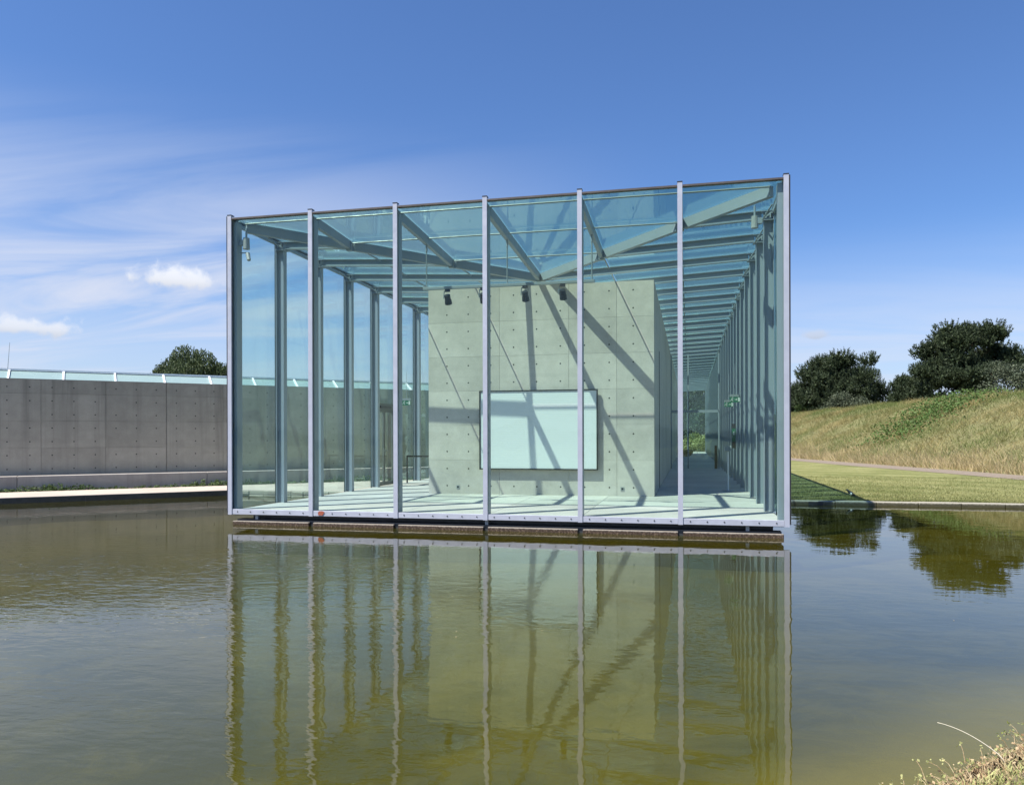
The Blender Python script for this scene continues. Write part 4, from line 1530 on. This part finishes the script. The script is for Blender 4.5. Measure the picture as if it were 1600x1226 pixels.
# bramble sprawling down the slope
bro = thing('bramble', on_mound(22.5, 9.5), 'bright green bramble sprawling down the grassy mound', 'bramble')
cs = []
for i in range(3600):
    q = rng.uniform(0, 1)
    s0 = 22.2 + 2.0 * q + rng.normal(0, 1.5 + 0.5 * q)
    n0 = 6.0 + 6.4 * q + rng.normal(0, 0.9)
    p = sn(s0, n0)
    cs.append((p.x, p.y, BANKZ + mound_h(s0, n0) + 0.25 + 0.42 * rng.uniform(0, 1) * (1 + 0.5 * math.sin(s0 * 2.1) * math.sin(n0 * 1.7))))
soup('foliage', leaves(np.array(cs), 0.12, rng, 0.8, 1.3), 4, M['bramble'], bro, tuple(bro.location))
bst = MB()
for i in range(26):
    q = rng.uniform(0, 1)
    a = on_mound(22 + 2.2 * q, 6.2 + 6.6 * q)
    e = Vector(a) + Vector((rng.normal(0, 0.7), rng.normal(0, 0.7), 0.5))
    bst.path([a, Vector(a).lerp(e, 0.5) + Vector((0, 0, 0.25)), e], [0.012, 0.01, 0.006], 4)
bst.build('cane', M['bark'], bro)

# willow beyond the wall
wb = (-44.5, 62.0, 0.1)
wil = thing('weeping_tree', wb, 'rounded green weeping tree showing above the grey wall', 'tree')
limb_tree(wil, wb, 10.0, 0.28, 12, rng)
strand = []
domes = [(-0.3, 0.0, 10.2, 1.4), (-1.75, 0.3, 9.3, 1.3), (1.55, -0.3, 9.75, 1.35), (-2.75, 0.0, 8.5, 0.95), (2.85, 0.4, 8.6, 0.95), (0.4, -1.8, 8.7, 1.3), (-0.8, 1.6, 8.9, 1.2), (1.9, 1.0, 8.6, 1.1)]
for i in range(1050):
    ox, oy, zt0, rd = domes[i % len(domes)]
    a = rng.uniform(0, 6.28)
    rr = rd * math.sqrt(rng.uniform(0.0, 1))
    ztop = zt0 - 0.75 * rd * (rr / rd) ** 2.4 + rng.normal(0, 0.10)
    L = rng.uniform(0.7, 2.4)
    m = int(L * 9) + 2
    zz = np.linspace(0, 1, m)
    x = wb[0] + ox + math.cos(a) * rr * (1 + 0.12 * zz) + rng.normal(0, 0.06, m)
    y = wb[1] + oy + math.sin(a) * rr * (1 + 0.12 * zz) + rng.normal(0, 0.06, m)
    strand.append(np.stack([x, y, ztop - L * zz], axis=1))
for i in range(420):
    a = rng.uniform(0, 6.28); rr = 2.9 * math.sqrt(rng.uniform(0, 1))
    m = 12
    strand.append(np.stack([wb[0] + math.cos(a) * rr + rng.normal(0, 0.1, m), wb[1] + math.sin(a) * rr + rng.normal(0, 0.1, m), rng.uniform(4.0, 7.4, m)], axis=1))
wp = np.concatenate(strand)
wp = wp[wp[:, 2] > 1.5]
nrm = unit(rng.normal(0, 1, (len(wp), 3)) * np.array([1, 1, 0.25]))
ax = unit(np.array([[0, 0, -1.0]]) + rng.normal(0, 0.35, (len(wp), 3)))
bb = unit(np.cross(nrm, ax))
szz = rng.uniform(0.14, 0.30, (len(wp), 1))
lv = np.stack([wp, wp + ax * szz * 0.5 - bb * 0.05, wp + ax * szz, wp + ax * szz * 0.5 + bb * 0.05], axis=1).reshape(-1, 3)
soup('crown', lv, 4, M['willow'], wil, wb)

# thin mast far behind the wall
mast = MB()
mast.path([(-38.85, 37.2, 0.1), (-38.8, 37.25, 5.2), (-38.7, 37.35, 7.35)], [0.03, 0.022, 0.012], 6)
tag(mast.build('mast', M['steel'], None, base=(-38.85, 37.2, 0.1)), 'thin leaning mast rising behind the grey wall at far left', 'mast')

# planting at the far end of the pavilion
bush('leafy_shrub', (1.2, 84, 0.1), 2.6, 2.0, 2.7, 'sunlit shrub outside the far end of the corridor', M['sunshrub'], rng, 5000, 0.14)
bush('dark_tree', (0.0, 100, 0.1), 9.5, 4.0, 12.5, 'dark leafy tree behind the far end of the corridor', M['farleaf'], rng, 16000, 0.26, cat='tree', lob=24)
bush('dark_tree', (-12.0, 102, 0.1), 7.5, 4.0, 8.5, 'dark leafy tree seen past the left aisle end', M['farleaf'], rng, 8000, 0.22, cat='tree')

# far wood behind the viewer, mirrored in the glass
pts_ = []
for i in range(26000):
    a = rng.uniform(R(150), R(390))
    rr = rng.uniform(150, 175)
    hh = 3.0 + 0.7 * math.sin(a * 13) + 0.6 * math.sin(a * 31 + 1)
    pts_.append((rr * math.cos(a), rr * math.sin(a), rng.uniform(0, 1) ** 0.8 * max(1.5, hh)))
tag(soup('far_wood', leaves(np.array(pts_), 1.5, rng, 0.2, 1.3), 4, M['farleaf']), 'far belt of trees behind the viewer mirrored in the glass', 'wood', kind='stuff')

# ------------------------------------------------------------------ near bank at lower right
bank = MB()
bv, bf = [], []
tt_ = np.linspace(-6, 16, 60)
nn_ = np.linspace(0.0, 6.0, 22)
for t in tt_:
    for n in nn_:
        p = shore(t) + Vector((USH.y, -USH.x, 0)) * (n + 0.20)
        bv.append((p.x, p.y, 0.085 + 0.03 * math.sin(t * 2.3 + n) + 0.035 * min(1, n)))
for i in range(59):
    for j in range(21):
        a = i * 22 + j
        bf.append((a, a + 1, a + 23, a + 22))
bank.poly(bv, [tuple(reversed(f)) for f in bf])
tag(bank.build('bank', M['earth'], smooth=True), kind='structure')
nk = thing('shore_kerb', tuple(shore(0.3)[:2]) + (0.0,), 'weathered stone kerb showing through the weeds at the near shore', 'kerb')
t = -3.0
while t < 8:
    a, b = shore(t + 0.01), shore(t + 0.79)
    s_in = Vector((USH.y, -USH.x, 0)) * 0.10
    MB().bar((a.x + s_in.x, a.y + s_in.y, -0.14), (b.x + s_in.x, b.y + s_in.y, -0.14), 0.2, 0.44).build('kerb_stone', M['kerb'], nk, bevel=0.02)
    t += 0.8
INW = np.array([USH.y, -USH.x, 0.0])
US_ = np.array([USH.x, USH.y, 0.0])
S0 = np.array([SHORE0.x, SHORE0.y, 0.0])


def blades(n, t0, t1, n0, n1, h0, h1, wd, leanv, rng, pw=1.0):
    t = rng.uniform(t0, t1, n)
    q = n0 + (n1 - n0) * rng.uniform(0, 1, n) ** pw
    b = S0 + t[:, None] * US_ + q[:, None] * INW
    b[:, 2] = 0.09 + 0.03 * np.clip(q, 0, 1)
    h = rng.uniform(h0, h1, (n, 1))
    d = np.stack([rng.normal(leanv[0], 0.45, n), rng.normal(leanv[1], 0.45, n), np.ones(n)], axis=1)
    s = unit(np.stack([rng.normal(0, 1, n), rng.normal(0, 1, n), np.zeros(n)], axis=1))
    w_ = wd * rng.uniform(0.6, 1.3, (n, 1))
    mid = b + d * h * 0.55
    tip = b + d * h + np.stack([rng.normal(0, 0.3, n), rng.normal(0, 0.3, n), np.full(n, -0.15)], axis=1) * h
    q4 = np.stack([b - s * w_ / 2, b + s * w_ / 2, mid + s * w_ * 0.4, mid - s * w_ * 0.4], axis=1).reshape(-1, 3)
    tr = np.stack([mid - s * w_ * 0.4, mid + s * w_ * 0.4, tip, tip], axis=1).reshape(-1, 3)
    return np.concatenate([q4, tr])


g1 = blades(30000, -1.2, 4.0, 0.13, 1.7, 0.025, 0.085, 0.007, (0.0, 0.1), rng, 0.9)
tag(soup('bank_grass', g1, 4, M['bankgrass']), 'sunlit yellow green grass on the near bank at lower right', 'grass', kind='stuff')
g2 = blades(7000, -1.2, 4.0, 0.04, 0.34, 0.02, 0.05, 0.004, (-0.35, 0.4), rng, 1.2)
NW = 1500
tt2 = rng.uniform(-1.2, 4.0, NW)
qq = np.abs(rng.normal(0.10, 0.09, NW)) - 0.03
cp = S0 + tt2[:, None] * US_ + qq[:, None] * INW
cp[:, 2] = 0.09 + rng.uniform(0, 0.04, NW)
tag(soup('creeping_weeds', np.concatenate([g2, leaves(cp, 0.014, rng, 0.4, 1.5)]), 4, M['redstem']), 'reddish creeping weeds hanging over the near shore kerb', 'weeds', kind='stuff')
# pale seed heads standing out over the water
sp_c, stems = [], MB()
for i in range(90):
    t = rng.uniform(-0.7, 3.4)
    p0 = S0 + t * US_ + rng.uniform(-0.02, 0.15) * INW + np.array([0, 0, 0.10])
    p1 = p0 - INW * rng.uniform(0.0, 0.09) + US_ * rng.normal(0, 0.04) + np.array([0, 0, rng.uniform(0.01, 0.075)])
    stems.path([p0, (p0 + p1) / 2 + np.array([0, 0, 0.015]), p1], [0.0016, 0.0013, 0.001], 4)
    for k in range(5):
        sp_c.append(p1 + rng.normal(0, 0.008, 3))
tag(stems.build('weed_stems', M['redstem']), 'thin reddish weed stems reaching out over the water', 'weeds', kind='stuff')
tag(soup('seed_heads', leaves(np.array(sp_c), 0.013, rng, 0.4, 1.3), 4, M['bankgrass']), 'tiny pale green leaf tips over the water at the near shore', 'weeds', kind='stuff')
# the bent straw
sb = S0 + 0.60 * US_ + 0.06 * INW + np.array([0, 0, 0.13])
pts_ = [Vector(sb) + Vector((0.035, -0.012, -0.06)), Vector(sb) + Vector((0.016, -0.005, -0.02))]
for k in range(15):
    q = k / 14
    pts_.append(Vector(sb) + Vector((-0.27 * q, 0.01 + 0.06 * q, 0.21 * q - 0.09 * q * q)) )
stw = MB().path(pts_, [0.0028 - 0.0014 * k / 16 for k in range(17)], 6)
M['drystalk'] = m_plain('dry_stalk', (0.66, 0.60, 0.46), 0.6, 0, 0.1, 20)
tag(stw.build('dry_stalk', M['drystalk'], None, smooth=True, base=tuple(sb)), 'single pale dry stalk bending out over the water at lower right', 'stalk')

fl = []
for i in range(45):
    q = rng.uniform(0, 1)
    if q < 0.55:
        x, y = rng.uniform(-9, 1.5), rng.uniform(6.0, 13.6)
    else:
        p = S0 + rng.uniform(-5, 9) * US_ - rng.uniform(0.1, 3.0) * INW
        x, y = p[0], p[1]
    fl.append((x, y, 0.004))
fl = np.array(fl)
ang_ = rng.uniform(0, 6.28, (len(fl), 1))
fa = np.concatenate([np.cos(ang_), np.sin(ang_), np.zeros_like(ang_)], axis=1)
fb = np.concatenate([-np.sin(ang_), np.cos(ang_), np.zeros_like(ang_)], axis=1)
fs_ = rng.uniform(0.005, 0.014, (len(fl), 1))
fv = np.stack([fl - fa * fs_, fl - fb * fs_ * 0.5, fl + fa * fs_, fl + fb * fs_ * 0.5], axis=1).reshape(-1, 3)
tag(soup('floating_bits', fv, 4, M['straw']), 'tiny pale leaf bits floating on the pond', 'debris', kind='stuff')

# ------------------------------------------------------------------ magpie on the lawn
M['featherblack'] = m_plain('black_feathers', (0.012, 0.013, 0.017), 0.35, 0, 0.2, 30)
M['featherwhite'] = m_plain('white_feathers', (0.78, 0.78, 0.76), 0.6, 0, 0.05, 30)


def magpie(at, heading):
    # spine from tail tip to beak: (along, up, half width, half height, white?)
    sec = [(-0.235, 0.040, 0.010, 0.004, 0), (-0.17, 0.062, 0.017, 0.007, 0), (-0.095, 0.090, 0.020, 0.013, 0), (-0.055, 0.105, 0.036, 0.032, 0),
           (-0.020, 0.122, 0.050, 0.048, 1), (0.020, 0.142, 0.053, 0.054, 1), (0.055, 0.168, 0.045, 0.046, 0), (0.078, 0.196, 0.032, 0.033, 0),
           (0.096, 0.220, 0.029, 0.030, 0), (0.115, 0.230, 0.023, 0.024, 0), (0.130, 0.230, 0.011, 0.012, 0), (0.150, 0.226, 0.006, 0.006, 0), (0.166, 0.221, 0.001, 0.001, 0)]
    n = 12
    b = MB()
    vv, ff, mi = [], [], []
    for i, (a, u, hw, hh, wh) in enumerate(sec):
        for k in range(n):
            t = 2 * math.pi * k / n
            vv.append((a - 0.45 * hh * math.sin(t) * (0.6 if 3 < i < 9 else 0.2), hw * math.cos(t), u + hh * math.sin(t)))
    c, s = math.cos(heading), math.sin(heading)
    W = [(at[0] + x * c - y * s, at[1] + x * s + y * c, at[2] + z) for x, y, z in vv]
    for i in range(len(sec) - 1):
        for k in range(n):
            ff.append((i * n + k, i * n + (k + 1) % n, (i + 1) * n + (k + 1) % n, (i + 1) * n + k))
            side_ = math.sin(2 * math.pi * (k + 0.5) / n)
            lat = abs(math.cos(2 * math.pi * (k + 0.5) / n))
            white = (i in (4, 5) and side_ < -0.3) or (i == 4 and lat > 0.75 and side_ < 0.6)
            mi.append(1 if white else 0)
    b.v, b.f, b.m = W, ff, mi
    for yy in (-0.022, 0.022):
        def tw(x, y, z): return (at[0] + x * c - y * s, at[1] + x * s + y * c, at[2] + z)
        b.path([tw(0.0, yy, 0.10), tw(-0.012, yy, 0.055), tw(0.006, yy, 0.004)], [0.010, 0.0045, 0.004], 6)
        for q in (-0.4, 0.0, 0.4):
            b.tube(tw(0.006, yy, 0.005), tw(0.006 + 0.035 * math.cos(q), yy + 0.035 * math.sin(q), 0.003), 0.003, 5)
        b.tube(tw(0.006, yy, 0.005), tw(-0.02, yy, 0.003), 0.003, 5)
    o = b.build('magpie', [M['featherblack'], M['featherwhite']], None, smooth=True, base=at)
    return tag(o, 'black and white magpie standing at the shadow edge on the lawn', 'bird')


magpie((4.27, 22.4, BANKZ - 0.028), R(165))
